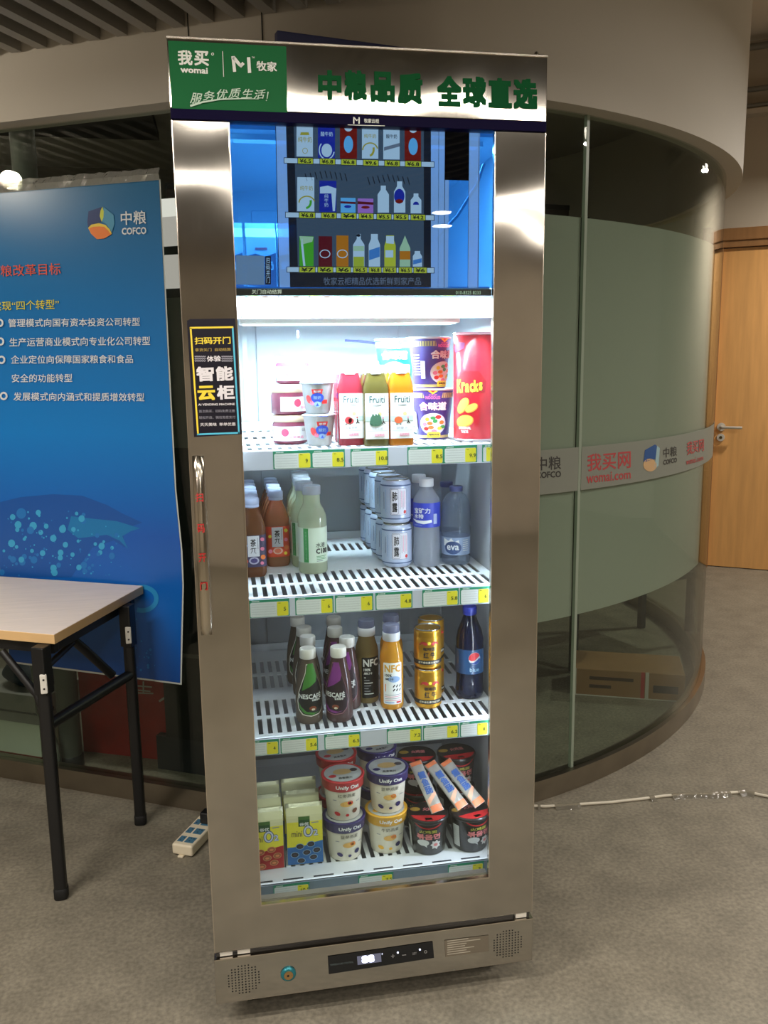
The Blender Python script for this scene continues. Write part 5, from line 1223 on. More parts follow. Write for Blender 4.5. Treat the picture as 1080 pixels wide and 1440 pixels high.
# ---- oat cups
def mk_oat(name, col, txt):
    def f(r):
        H, r0, r1 = .100, .0370, .0470
        MB().lathe([(r0 - .002, 0), (r0, .002), (r1 - .002, H - .008)], M('oat_cup_cream', (234, 226, 206), .45, noise=.02), 44).build('cup', r)
        kc = P('oat_' + name, col, .35)
        mb = MB(); mb.lathe([(r1 - .0008, H - .026), (r1 + .001, H - .024), (r1 + .0022, H - .004), (r1 + .0032, H - .003), (r1 + .0032, H - .001), (r1 + .001, H), (r1 - .003, H - .0015)], kc, 48)
        pr = Print(mb, lambda u, v, h: Vector((u, v, H - .0014 + h)), h0=.0004)
        pr.disc(0, 0, r1 - .004, r1 - .004, P('oat_lid_film', (190, 190, 186), .25), 40); pr.disc(0, .006, .022, .014, P('oat_lid_bowl', (206, 170, 110)), 20, raise_=False); pr.disc(-.026, -.012, .009, .007, P('oat_lid_berry_' + name, col), 14, raise_=False); pr.disc(.027, .010, .009, .008, P('oat_lid_dark', (60, 50, 54)), 14, raise_=False); pr.text('燕麦脆片', -.014, -.030, .018, -.020, k_ink, .02)
        mb.build('lid', r)
        mb = MB(); pr = Print(mb, cyl(r0, r1, H), du=.005, h0=.0004)
        pr2 = Print(mb, lambda u, v, h: Vector(((r1 + .0012 + h) * sin(u / r1), -(r1 + .0012 + h) * cos(u / r1), v)), du=.005, h0=.0008); pr2.text('Unify Oat', -.024, H - .0205, .030, H - .0095, k_wh, .03)
        pr.text(txt, -.017, .059, .019, .068, P('oat_grey', (130, 124, 112)), .01, raise_=False); pr.line([(-.028, .052), (-.020, .052)], .002, k_gy, False)
        pr.disc(.001, .042, .014, .007, P('oat_bowl', (226, 176, 96)), 18, raise_=False); pr.disc(.008, .045, .006, .005, k_red if name == 'red' else k_or2, 12)
        pr.disc(-.020, .018, .007, .005, P('oat_' + name, col), 12, raise_=False, rot=-.4); pr.disc(.020, .022, .007, .006, k_br if name == 'red' else k_navy, 12, raise_=False); pr.disc(.002, .014, .004, .0035, P('oat_' + name, col), 10, raise_=False); pr.line([(.022, .045), (.032, .045)], .0018, k_gy, False)
        mb.build('cup_print', r)
    return f
OR_ = mk_oat('red', (198, 50, 54), '红枣燕麦'); ON_ = mk_oat('navy', (58, 48, 104), '蓝莓燕麦'); OY_ = mk_oat('yellow', (236, 176, 52), '牛奶燕麦')
G9 = 'oat cereal cups on the bottom shelf'
place('navy_oat_cup', ON_, (.3025, .160, S4), .12, 'navy lidded oat cup under the red lidded cup at the front', 'cereal cup', G9)
place('red_oat_cup', OR_, (.3015, .161, S4 + .1005), .05, 'red lidded oat cup on top of the front left stack', 'cereal cup', G9)
place('yellow_oat_cup', OY_, (.4035, .170, S4), .02, 'yellow lidded oat cup under the navy lidded cup', 'cereal cup', G9)
place('navy_oat_cup', None, (.4075, .172, S4 + .1005), -.05, 'navy lidded oat cup on top of the yellow lidded one', 'cereal cup', G9)
place('red_oat_cup', None, (.300, .270, S4), .3, 'red lidded oat cup at the bottom behind the left stack', 'cereal cup', G9)
place('red_oat_cup', None, (.300, .270, S4 + .1005), .2, 'red lidded oat cup on top behind the left stack', 'cereal cup', G9)
place('navy_oat_cup', None, (.403, .291, S4), .3, 'navy lidded oat cup at the bottom behind the right stack', 'cereal cup', G9)
place('navy_oat_cup', None, (.403, .291, S4 + .1005), .3, 'navy lidded oat cup on top behind the right stack', 'cereal cup', G9)
# ---- black noodle bowls
def mk_black(r):
    H, r0, r1 = .088, .0395, .0465
    MB().lathe([(r0 - .002, 0), (r0, .002), (r1 - .001, H - .008)], M('black_bowl', (26, 25, 25), .3, noise=.1, coat=.3), 44).build('bowl', r)
    mb = MB(); mb.lathe([(r1 - .001, H - .009), (r1 + .0015, H - .007), (r1 + .0015, H - .002), (r1, H)], M('black_bowl_lid', (34, 30, 30), .3, noise=.1), 44)
    pr = Print(mb, lambda u, v, h: Vector((u, v, H + h)), h0=.0003); pr.poly(ell(0, 0, r1 - .003, r1 - .003, 24, pi * 1.12, pi * 1.88), P('bowl_red', (172, 34, 36)), False); pr.text('火鸡面', -.012, .004, .022, .020, P('bowl_pink', (220, 130, 130)), .03, raise_=False); pr.disc(-.030, .012, .012, .009, P('bowl_gold', (176, 140, 60)), 16, raise_=False); pr.poly([(-.006, -.040), (.006, -.036), (.012, -.040), (.008, -.028), (-.008, -.028)], k_wh)
    mb.build('lid', r)
    mb = MB(); pr = Print(mb, cyl(r0, r1, H), du=.005, h0=.0004)
    pr.ring(0, H + .004, .033, .022, .003, P('bowl_red'), 24, pi * 1.1, pi * 1.9); pr.text('火鸡面', -.020, .0575, .018, .0655, P('bowl_olive', (170, 166, 70)), .03, raise_=False)
    pr.text('볶음면', -.026, .0415, .026, .0560, P('bowl_pink'), .05, raise_=False); pr.poly(ell(-.012, .033, .0135, .008, 18) , P('bowl_balloon', (206, 206, 204))); pr.poly([(-.012, .027), (-.004, .027), (-.003, .021)], P('bowl_balloon'))
    st_ = [(.016 + (.0125 if i % 2 else .0085) * cos(i * pi / 7), .0275 + (.0125 if i % 2 else .0085) * sin(i * pi / 7)) for i in range(14)]
    pr.poly(st_, P('bowl_star', (214, 210, 206))); pr.disc(.016, .0275, .005, .004, P('bowl_pink'), 10)
    pr.rect(-.062, .012, -.044, .066, P('bowl_panel', (196, 196, 192)))
    for i in range(10): pr.line([(-.060, .062 - i * .005), (-.046, .062 - i * .005)], .0008, k_gy, False)
    mb.build('bowl_print', r)
G10 = 'black instant noodle bowls'
place('noodle_bowl', mk_black, (.499, .147, S4), -.2, 'black noodle bowl with a white star, front on the bottom shelf', 'noodle bowl', G10)
place('noodle_bowl', None, (.5985, .138, S4), .25, 'black noodle bowl turned sideways in the right front corner', 'noodle bowl', G10)
place('noodle_bowl', None, (.499, .268, S4), -.1, 'black noodle bowl low behind the star fronted bowl', 'noodle bowl', G10)
place('noodle_bowl', None, (.5985, .262, S4), .1, 'black noodle bowl low behind the sideways bowl', 'noodle bowl', G10)
place('noodle_bowl', None, (.499, .268, S4 + .0885), -.1, 'black noodle bowl on top behind the star fronted bowl', 'noodle bowl', G10)
place('noodle_bowl', None, (.5985, .262, S4 + .0885), .1, 'black noodle bowl on top behind the sideways bowl', 'noodle bowl', G10)
# ---- sausage sticks lying across the bowls
def mk_stick(r):
    L_, W_ = .066, .0155
    mb = MB(); n = 12; rows = []
    for i in range(n + 1):
        f = i / n; z = -L_ + 2 * L_ * f; e = min(f, 1 - f); d = .0052 * min(1, e / .14) ** .6 + .0005; w = W_ * (1 + .06 * (1 - min(1, e / .14)))
        rows.append([(w * cos(a) if abs(cos(a)) < .97 else w * cos(a), d * sin(a), z) for a in [2 * pi * k / 14 for k in range(14)]])
    film = GLASS('stick_film', (226, 222, 214), body=.86, bodycol=(222, 216, 206), rough=.12)
    mb.add([q for n_ in rows for q in n_], [(j * 14 + i, j * 14 + (i + 1) % 14, (j + 1) * 14 + (i + 1) % 14, (j + 1) * 14 + i) for j in range(n) for i in range(14)], film, True); mb.add(rows[0], [list(range(14))[::-1]], film); mb.add(rows[-1], [list(range(14))], film)
    mb.build('wrapper', r)
    def fm(u, v, h):
        f = (v + L_) / (2 * L_); e = min(f, 1 - f); d = .0052 * min(1, e / .14) ** .6 + .0005
        return Vector((u, -d * sqrt(max(0, 1 - (u / W_) ** 2 * .98)) - h - .0002, v))
    mb = MB(); pr = Print(mb, fm, du=.004, dv=.004, h0=.0006); ko = P('stick_orange', (226, 122, 76)); kb = P('stick_blue', (52, 92, 160))
    pr.rect(-.0135, -.0655, .0135, -.050, ko, False); pr.rect(-.0135, .054, .0135, .0655, ko, False); pr.poly([(-.0135, -.048), (.0135, -.026), (.0135, -.018), (-.0135, -.034)], P('stick_peach', (236, 176, 146)))
    pr.text('鳕鱼肠', -.009, -.022, .009, .036, kb, .05, True); mb.build('wrapper_print', r)
def stick(loc, lean, roll, yaw, label):
    r = place('sausage_stick', mk_stick, loc, 0, label, 'snack stick', 'white and orange snack sticks')
    r.rotation_euler = (Matrix.Rotation(yaw, 3, 'Z') @ Matrix.Rotation(lean, 3, 'X') @ Matrix.Rotation(roll, 3, 'Y')).to_euler()
    return r
zt = S4 + .0885
def topmid(u, v, z): q = onz(u, v, z); return (q.x, q.y, z)
stick((.500, .168, zt + .053), rad(-52), rad(-14), 0, 'snack stick in white and orange wrapper, leaning on the left black bowls')
stick((.548, .168, zt + .052), rad(-52), rad(-26), 0, 'snack stick in white and orange wrapper, middle of the three on the black bowls')
stick((.588, .168, zt + .053), rad(-52), rad(-28), 0, 'snack stick in white and orange wrapper, farthest right on the black bowls')
# ---- milk cartons behind the screen
def mk_milk(r):
    W_, D, H = .0300, .024, .122
    mb = MB(); mb.box(-W_, -D, 0, W_, D, H, M('milk_carton_white', (224, 228, 236), .4, noise=.02), .0012); mb.build('carton', r)
    mb = MB(); w = M('milk_carton_white'); mb.prism([(-D, 0), (D, 0), (0.0006, .020), (-.0006, .020)], lambda q: (-W_, q[0], H + q[1]), lambda q: (W_, q[0], H + q[1]), w); mb.box(-W_, -.001, H + .018, W_, .001, H + .030, w); mb.build('gable_top', r)
    mb = MB(); pr = Print(mb, flat((0, -D, 0), (1, 0, 0), (0, 0, 1), (0, -1, 0)), h0=.0003); pr.poly([(-W_ + .001, .028), (W_ - .001, .024), (W_ - .001, .092), (.008, .084), (-.012, .090), (-W_ + .001, .085)], P('milk_dark', (64, 34, 60))); pr.text('纯牛奶', -.024, .058, .024, .076, k_wh, .04, raise_=False); pr.text('250ml', -.010, .040, .012, .047, k_wh, .02, raise_=False); pr.rect(-.012, .097, .012, .1015, k_red, False); pr.disc(.004, .014, .012, .010, k_br, 16)
    mb.build('carton_print', r)
for k, (x, lab) in enumerate(((.085, 'milk carton at the far left behind the blue screen'), (.151, 'milk carton second from the left behind the blue screen'), (.214, 'milk carton third from the left behind the blue screen'), (.277, 'milk carton rightmost behind the blue screen'))):
    place('milk_carton', mk_milk if k == 0 else None, (x + .006, .150, S0), 0, lab, 'milk carton', 'milk cartons behind the screen')
# ================================================================== around the fridge
# navy board lying across the top of the fridge
nb_ = thing('navy_board', 'navy blue board standing on top of the fridge behind the header', 'board', (.40, .34, 1.970))
mb = MB(); a_ = Vector((.2125 - .40, -.04, 0)); d_ = Vector((.40, .085, 0)); n_ = Vector((d_.y, -d_.x, 0)).normalized()
mb.obox(a_ + d_ / 2 + Vector((0, 0, .0685)), d_ / 2, n_ * .011, (0, 0, .0675), M('navy_board_paint', (20, 22, 62), .4, noise=.05), .002); mb.build('board_panel', nb_)
mb = MB()
for f in (.2, .8): c_ = a_ + d_ * f - n_ * .03; mb.obox(c_ + Vector((0, 0, .004)), d_.normalized() * .02, n_ * .045, (0, 0, .0035), m_black)
mb.build('board_foot', nb_)

# ---- poster hanging on the glass
po = thing('poster', 'large blue poster with white and yellow writing hung on the glass wall', 'poster', (-.40, 1.19, .42))
POINV = Matrix.Translation(-Vector(po.location))
PA = Vector((LA.x, LA.y, 0)); PN = Vector((LN.x, LN.y, 0))
def curl(u, v):
    k = max(0.0, min(1.0, (u - 150) / 110.0)); w = sin(pi * max(0, min(1, (v - 560) / 420.0)))
    return .012 + .020 * k * k * w
def fpo(u, v, h): return onplane(u, v, PA + PN * (curl(u, v) + h), PN)
def fpb(u, v, h): return onplane(u, v, PA + PN * (curl(u, v) - .0012 + h), PN)
def ppx(x, y, z):
    q = ROT.transposed() @ (Vector((x, y, z)) - CAM); return (540 + FPX * q.x / -q.z, 720 - FPX * q.y / -q.z)
lx, ly = -.70, 1.3315
TLp = ppx(lx, ly, 1.945); BLp = (13.0, 932.0); Lm = ppx(lx, ly, 1.2)
edge = [(TLp[0], TLp[1] + 1), (225.5, 252), (233, 400), (241, 560), (248, 690), (256.5, 775), (258.5, 825), (257, 885), (255.5, 963), BLp, Lm]
def nodes_poster():
    m, t, N, L = nt('poster_blue'); b = N['Principled BSDF']; b.inputs['Roughness'].default_value = .32
    tc = N.new('ShaderNodeTexCoord'); sx = N.new('ShaderNodeSeparateXYZ'); L.new(tc.outputs['Object'], sx.inputs[0])
    mr = N.new('ShaderNodeMapRange'); mr.inputs['From Min'].default_value = .40; mr.inputs['From Max'].default_value = 1.95; L.new(sx.outputs['Z'], mr.inputs['Value'])
    cr = N.new('ShaderNodeValToRGB'); e = cr.color_ramp.elements
    e[0].position = 0; e[0].color = rgb((18, 70, 146)); e[1].position = 1; e[1].color = rgb((28, 106, 152))
    for p_, c_ in ((.18, (14, 98, 186)), (.32, (20, 90, 182)), (.52, (16, 128, 210)), (.75, (24, 118, 188))): q = e.new(p_); q.color = rgb(c_)
    L.new(mr.outputs[0], cr.inputs[0]); L.new(cr.outputs[0], b.inputs['Base Color']); return m
m_pb = nodes_poster(); k_pw = P('poster_white', (226, 232, 236)); k_pr = P('poster_red', (224, 84, 60)); k_py = P('poster_yellow', (226, 214, 60)); k_p1 = P('poster_bubble', (56, 162, 210)); k_p2 = P('poster_bubble_dim', (30, 116, 190)); k_p3 = P('poster_deep', (18, 84, 166)); k_p4 = P('poster_glow', (18, 118, 180)); k_pe = P('poster_edge', (200, 206, 200))
mb = MB(); pr = Print(mb, fpb, du=26, dv=40, h0=0, step=0); pr.poly(edge, k_pe)
n0 = len(mb.f); pr2 = Print(mb, fpo, du=26, dv=40, h0=0, step=0)
inner = [(q[0] - (2.2 if q[0] > 200 else 0), q[1]) for q in edge]; inner[8] = (253.3, 960.5); inner[9] = (14.0, 929.6); pr2.poly(inner, m_pb)
ps = mb.build('printed_sheet', po, fix=False); ps.matrix_parent_inverse = POINV
mb = MB(); pr = Print(mb, fpo, du=26, dv=40, h0=.0004, step=.0002)
pr.poly([(0, 706), (30, 699), (75, 695), (115, 697), (150, 710), (172, 722), (200, 735), (185, 740), (172, 742), (176, 770), (160, 760), (130, 770), (100, 812), (0, 812)], k_p3)
pr.poly([(100, 726), (135, 730), (165, 733), (197, 743), (184, 747), (172, 754), (180, 772), (168, 760), (150, 752), (110, 757), (95, 745)], k_p4)
rn = random.Random(3)
for i in range(130):
    u = rn.random() * 172 + 2; v = 718 + rn.random() * 92
    if v < 740 and u > 120: continue
    r_ = .8 + rn.random() ** 3 * 4.6
    pr.disc(u, v, r_, r_ * 1.08, k_p1 if rn.random() < .5 else k_p2, 10, raise_=False); pr.h += .000002
pr.h += .0003
for (u, v, r_) in ((30, 722, 7), (88, 744, 5), (75, 757, 4.6), (111, 798, 3.8), (65, 740, 3.4), (92, 766, 3.8), (30, 787, 4), (143, 768, 4.5), (102, 780, 3)): pr.disc(u, v, r_, r_ * 1.08, k_p1 if r_ < 6 else k_p2, 14, raise_=False)
pr.h += .0002
pr.ring(200, 842, 20, 16.5, 6.5, P('poster_letter', (40, 138, 198)), 24, -.6 * pi * 1.0, .62 * pi)
for i in range(26): u = 160 + rn.random() * 60; v = 868 + rn.random() * 76; r_ = .7 + rn.random() * 1.4; pr.disc(u, v, r_, r_, k_p2, 8, raise_=False)
pr.h += .0002
# logo
def lz(x, y): return (x * 260 / 1012, 230 + y * 370 / 1440)
pr.poly([lz(484, 262), lz(560, 236), lz(548, 290), lz(556, 318), lz(520, 328), lz(482, 350), lz(478, 320)], P('poster_logo_navy', (16, 50, 110)), False); pr.poly([lz(566, 236), lz(622, 282), lz(626, 330), lz(612, 376), lz(580, 330), lz(558, 318)], P('poster_logo_teal', (70, 150, 186))); pr.poly([lz(560, 236), lz(568, 262), lz(566, 296), lz(556, 318), lz(546, 288), lz(550, 258)], P('poster_logo_lime', (206, 216, 70)))
pr.poly([lz(482, 352), lz(500, 334), lz(540, 326), lz(578, 336), lz(600, 360), lz(612, 384), lz(570, 410), lz(530, 414), lz(498, 384)], P('poster_logo_yellow', (236, 206, 70))); pr.poly([lz(486, 356), lz(510, 346), lz(544, 344), (lz(570, 346)), lz(592, 366), lz(608, 388), lz(570, 410), lz(530, 414), lz(500, 386)], P('poster_logo_orange', (240, 130, 52)))
pr.quad('中粮', lz(660, 262), lz(798, 256), lz(800, 330), lz(662, 338), k_pw, .015); pr.quad('COFCO', lz(666, 352), lz(800, 346), lz(801, 386), lz(667, 390), k_pw, .035)
pr.quad('中粮改革目标', lz(-62, 560), lz(330, 542), lz(332, 608), lz(-58, 622), k_pr, .006)
pr.quad('实现“四个转型”', lz(-42, 756), lz(322, 742), lz(322, 796), lz(-40, 806), k_py, .006)
for t_, a, b_, y0, y1, dy in (('管理模式向国有资本投资公司转型', 45, 766, 850, 896, -8), ('生产运营商业模式向专业化公司转型', 52, 822, 954, 1002, -8), ('企业定位向保障国家粮食和食品', 60, 728, 1050, 1096, -4), ('安全的功能转型', 64, 396, 1152, 1198, -2), ('发展模式向内涵式和提质增效转型', 74, 790, 1252, 1298, 4)):
    pr.quad(t_, lz(a, y0), lz(b_, y0 + dy), lz(b_, y1 + dy), lz(a, y1), k_pw, .012)
for x, y in ((-2, 872), (2, 974), (8, 1074), (20, 1272)): q = lz(x, y); pr.ring(q[0], q[1], 4.2, 4.6, 2.6, k_pw, 16, raise_=False)
pp = mb.build('poster_print', ps)
# crumpled clear sleeve along the top edge
mb = MB(); m_tape = GLASS('clear_sleeve', (216, 214, 206), body=.42, bodycol=(214, 210, 200), rough=.10, refl=2.2, bump=1.0)
rn = random.Random(5); rowT = []; rowB = []
ut = TLp[0]
for i in range(40):
    f = i / 39; u = ut + (224.5 - ut) * f
    vb = (TLp[1] + 2) + (253 - TLp[1] - 2) * f; vt = vb - 16 - rn.random() * 2.0
    rowB.append(onplane(u, vb, PA + PN * (.015 + .003 * rn.random()), PN)); rowT.append(onplane(u, vt, PA + PN * (.012 + .005 * rn.random()), PN))
mid = [(a + b_) / 2 + PN * (.003 + .006 * rn.random()) for a, b_ in zip(rowB, rowT)]
bk = [q - PN * .006 for q in rowB + mid + rowT]
fr_ = rowB + mid + rowT; n = 40
fs = [(r_ * n + i, r_ * n + i + 1, (r_ + 1) * n + i + 1, (r_ + 1) * n + i) for r_ in range(2) for i in range(n - 1)]
mb.add(fr_, fs, m_tape, False); o_ = mb.build('clear_sleeve', po, fix=False); o_.matrix_parent_inverse = POINV

# ---- folding table
TZ = .735
C1 = onz(201, 824, TZ); C2 = onz(76, 893, TZ); C1.z = C2.z = TZ
ey = (C1 - C2); DEP = ey.length; ey.normalize(); ex = Vector((-.895, .446, 0)); ex.normalize(); LEN = 1.2
tb = thing('folding_table', 'folding table with a pale wood top and black legs, in front of the blue poster', 'table', (C2.x - .35, C2.y + .35, 0))
TINV = Matrix.Translation(-Vector(tb.location))
def tp(mb, name, par=None):
    o = mb.build(name, par or tb)
    if not par: o.matrix_parent_inverse = TINV
    return o
m_top = M('pale_wood_laminate', (244, 228, 214), .42, noise=.05, nscale=7, stretch=(1, 9, 1)); m_edgew = M('wood_edge_band', (214, 176, 124), .45, noise=.06, nscale=8); m_leg = M('black_powder_coat', (17, 17, 18), .42, noise=.08)
mb = MB(); c_ = C2 + ex * LEN / 2 + ey * DEP / 2; mb.obox((c_.x, c_.y, TZ - .0125), ex * LEN / 2, ey * DEP / 2, (0, 0, .0125), m_edgew, .0012); mb.obox((c_.x, c_.y, TZ + .0004), ex * (LEN / 2 - .001), ey * (DEP / 2 - .001), (0, 0, .0005), m_top); tp(mb, 'tabletop')
def TP(a, b_, z): q = C2 + ex * a + ey * b_; return Vector((q.x, q.y, z))
mb = MB()
for b_ in (.035, DEP - .035): mb.obox(TP(LEN / 2, b_, TZ - .043), ex * (LEN / 2 - .02), ey * .012, (0, 0, .017), m_leg, .002)
for a in (.035, LEN - .035): mb.obox(TP(a, DEP / 2, TZ - .043), ex * .012, ey * (DEP / 2 - .02), (0, 0, .017), m_leg, .002)
tp(mb, 'apron_frame')
LF = Vector((-.419, .565, 0)); LB = Vector((-.243, .917, 0)); m_clip = M('clip_white', (222, 218, 208), .4)
far = ex * (LEN - .10)
legs = {}
for nm, q in (('f', LF), ('b', LB), ('F', LF + far), ('B', LB + far)):
    mb = MB(); mb.lathe([(.0165, .02), (.0165, TZ - .028)], m_leg, 24, p=4, c=(q.x, q.y, 0)); mb.obox((q.x, q.y, TZ - .09), ex * .0185, ey * .019, (0, 0, .064), m_leg, .003); lg = tp(mb, 'leg')
    mb = MB(); mb.lathe([(.015, 0), (.0182, .004), (.0182, .03), (.017, .032)], M('rubber_foot', (12, 12, 12), .7, noise=.1), 20, p=4, c=(q.x, q.y, 0)); tp(mb, 'rubber_foot', lg)
    if nm in 'fb':
        vv = 957 if nm == 'f' else 890; uu = 71.5 if nm == 'f' else 183.5
        cz = onplane(uu, vv, q, Vector((0, -1, 0))).z; dirc = Vector((CAM.x - q.x, CAM.y - q.y, 0)).normalized(); sd_ = Vector((-dirc.y, dirc.x, 0))
        mb = MB(); mb.obox((q.x + dirc.x * .0225, q.y + dirc.y * .0225, cz), sd_ * .0085, dirc * .005, (0, 0, .026), m_clip, .003)
        for dz in (-.012, .012): mb.obox((q.x + dirc.x * .0278, q.y + dirc.y * .0278, cz + dz), sd_ * .0022, dirc * .0006, (0, 0, .0022), m_black)
        tp(mb, 'white_clip', lg)
leg_n = Vector((-(LB - LF).y, (LB - LF).x, 0)).normalized()
def onleg(u, v): return onplane(u, v, LF, leg_n)
za = onleg(84, 1012).z; zb = onleg(181, 948).z; zc = (za + zb) / 2
for o_ in (Vector(), far): mb = MB(); mb.tube([LF + o_ + Vector((0, 0, zc)), LB + o_ + Vector((0, 0, zc))], .0155, m_leg, 12); tp(mb, 'cross_bar')
mb = MB(); p0_ = LF + Vector((0, 0, onleg(70, 938).z)); p1_ = onleg(128, 906)
ins = ex * .02
mb.tube([p0_, p1_ + ins * 3], .009, m_leg, 10); mb.tube([onleg(163, 950) + ins * .6, onleg(140, 915) + ins * 2.5, onleg(116, 884) + ins * 4], .0135, m_leg, 10)
mb.tube([LF + Vector((0, 0, zc + .01)), LF + ins * 1.2 + Vector((0, 0, zc + .085)), LF + ins * 6 + Vector((0, 0, TZ - .05))], .010, m_leg, 10)
mb.tube([LF + ins * .9 + ey * .004 + Vector((0, 0, zc + .03)), LF + ins * .4 + ey * .03 + Vector((0, 0, zc + .045))], .016, m_leg, 8)
tp(mb, 'folding_brace')

# ---- power strip and plug
TOPZ = .038
f0 = onz(241, 1186, TOPZ); f1 = onz(273.5, 1189.5, TOPZ); f2 = onz(284, 1142, TOPZ)
wv = (f1 - f0); W_ = wv.length; wv.normalize(); lv = Vector((-wv.y, wv.x, 0))
if lv.y < 0: lv = -lv
lv2 = (f2 - f0); lv2.z = 0; lv2.normalize(); LNG = .27
lv = lv2; wv = Vector((lv.y, -lv.x, 0)); W_ = max(.055, W_ * .92)
psx = thing('power_strip', 'white power strip with blue sockets on the floor beside the fridge', 'power strip', (f0.x + lv.x * LNG / 2 + wv.x * W_ / 2, f0.y + lv.y * LNG / 2 + wv.y * W_ / 2, 0))
ang = atan2(lv.y, lv.x) - pi / 2; psx.rotation_euler[2] = ang
m_ivory = M('ivory_plastic', (226, 214, 188), .4, noise=.02); m_sock = P('socket_blue', (72, 116, 142), .4)
mb = MB(); mb.box(-W_ / 2, -LNG / 2, .004, W_ / 2, LNG / 2, TOPZ, m_ivory, .006, 3); mb.box(-.012, -LNG / 2 - .007, 0, .006, -LNG / 2 + .01, .0055, m_ivory, .002); mb.box(-.02, -LNG / 2 + .05, 0, .02, LNG / 2 - .05, .005, m_ivory); mb.build('strip_body', psx)
for i in range(5):
    y = -LNG / 2 + .016 + i * .049
    mb = MB(); mb.box(-W_ * .38, y, TOPZ - .001, -W_ * .10, y + .030, TOPZ + .0006, m_sock, .0004); mb.box(-W_ * .02, y, TOPZ - .001, W_ * .40, y + .030, TOPZ + .0006, m_sock, .0004)
    for (sx, sy, sw) in ((-W_ * .30, .008, .003), (-W_ * .20, .020, .003), (.008 + W_ * .02, .008, .004), (W_ * .27, .020, .004), (W_ * .14, .022, .003)): mb.box(sx, y + sy, TOPZ + .0004, sx + sw, y + sy + .0035, TOPZ + .0009, m_black)
    mb.build('socket', psx)
mb = MB(); mb.tube([(0, LNG / 2 - .004, .02), (.0, LNG / 2 + .06, .010), (.05, LNG / 2 + .12, .006)], .004, m_ivory, 8); mb.build('cord', psx)
yp = -LNG / 2 + .016 + 2 * .049 + .022
pq = Vector(psx.location) + lv * yp + wv * (W_ * .18)
pl_ = thing('plug', 'black plug pushed into the white power strip beside the fridge', 'plug', (pq.x, pq.y, TOPZ + .0008), ang)
MB().box(-.017, -.018, 0, .017, .018, .036, m_black, .005, 3).build('plug_body', pl_)
mb = MB(); mb.tube([(.010, .004, .024), (.05, .012, .026), (.085, .02, .006), (.12, .02, .004)], .0038, m_black, 8); mb.build('plug_cord', pl_)

# ---- cable taped to the floor on the right
cb = thing('floor_cable', 'thin white cable taped along the floor right of the fridge', 'cable', (1.3, .75, 0))
CINV = Matrix.Translation(-Vector(cb.location))
px_ = [(700, 1138), (752, 1133.5), (768, 1134), (815, 1131), (860, 1128), (905, 1123), (935, 1119), (970, 1116.5), (1005, 1116.5), (1048, 1113), (1066, 1117), (1090, 1122), (1140, 1124)]
pts = [onz(u, v, .005) for u, v in px_]
sm = []
for i in range(len(pts) - 1):
    for k in range(4): sm.append(pts[i].lerp(pts[i + 1], k / 4))
sm.append(pts[-1])
MB().tube(sm, .0048, M('cable_white', (214, 206, 188), .45, noise=.05), 8).build('cord', cb).matrix_parent_inverse = CINV
m_ft = GLASS('floor_tape', (206, 202, 192), body=.45, bodycol=(190, 184, 170), rough=.15, refl=1.6, bump=.8); rn = random.Random(11)
for (i0, i1) in ((5, 6), (9, 12), (21, 22), (25, 34), (35, 39)):
    mb = MB(); rows = []
    for i in range(i0, i1 + 1):
        q = sm[i]; d = (sm[i + 1] - sm[i - 1]).normalized(); s_ = Vector((-d.y, d.x, 0)); w = .018 + .008 * rn.random()
        rows.append([q - s_ * w + Vector((0, 0, -.0045)), q - s_ * .006 + Vector((0, 0, .003 + .002 * rn.random())), q + Vector((0, 0, .0058)), q + s_ * .006 + Vector((0, 0, .003)), q + s_ * w * .8 + Vector((0, 0, -.0045))])
    mb.add([p_ for r_ in rows for p_ in r_], [(j * 5 + k, j * 5 + k + 1, j * 5 + k + 6, j * 5 + k + 5) for j in range(len(rows) - 1) for k in range(4)], m_ft); mb.build('clear_tape', cb).matrix_parent_inverse = CINV

# ---- things seen through the glass
m_card = M('cardboard', (150, 112, 74), .7, noise=.08, nscale=6)
b0 = onz(806, 977, 0); b1 = onz(962, 988, 0); b0.z = b1.z = 0
bd = (b1 - b0); BL = bd.length; bd.normalize(); bn = Vector((-bd.y, bd.x, 0)); bh = onplane(880, 944, b0, Vector((bn.x, bn.y, 0))).z
bx = thing('cardboard_box', 'flat brown cardboard box on the floor inside the curved glass', 'box', b0 + bd * BL / 2 + bn * .12, atan2(bd.y, bd.x))
mb = MB(); mb.box(-BL / 2, -.12, 0, BL / 2, .12, bh, m_card, .003); mb.build('box_body', bx)
mb = MB(); mb.box(.05, -.1212, .004, .065, -.1195, bh, P('box_tape_red', (180, 50, 50))); mb.box(.068, -.1212, .004, .082, -.1195, bh, P('box_tape_white', (206, 200, 190))); mb.box(-BL / 2 + .004, -.1212, .002, -BL / 2 + .012, -.1195, bh, P('box_tape_white')); mb.box(-BL / 2, -.1214, .001, BL / 2, -.119, .006, P('box_tape_white'))
for i, (xa, xb) in enumerate(((-.16, .02), (-.16, -.07))): mb.box(xa, -.1208, bh * .62 - i * bh * .3, xb, -.1195, bh * .74 - i * bh * .3, P('box_print', (70, 50, 38)))
mb.box(.10, -.1208, bh * .28, .20, -.1195, bh * .55, P('box_label_dark', (50, 46, 44))); mb.build('box_print', bx)
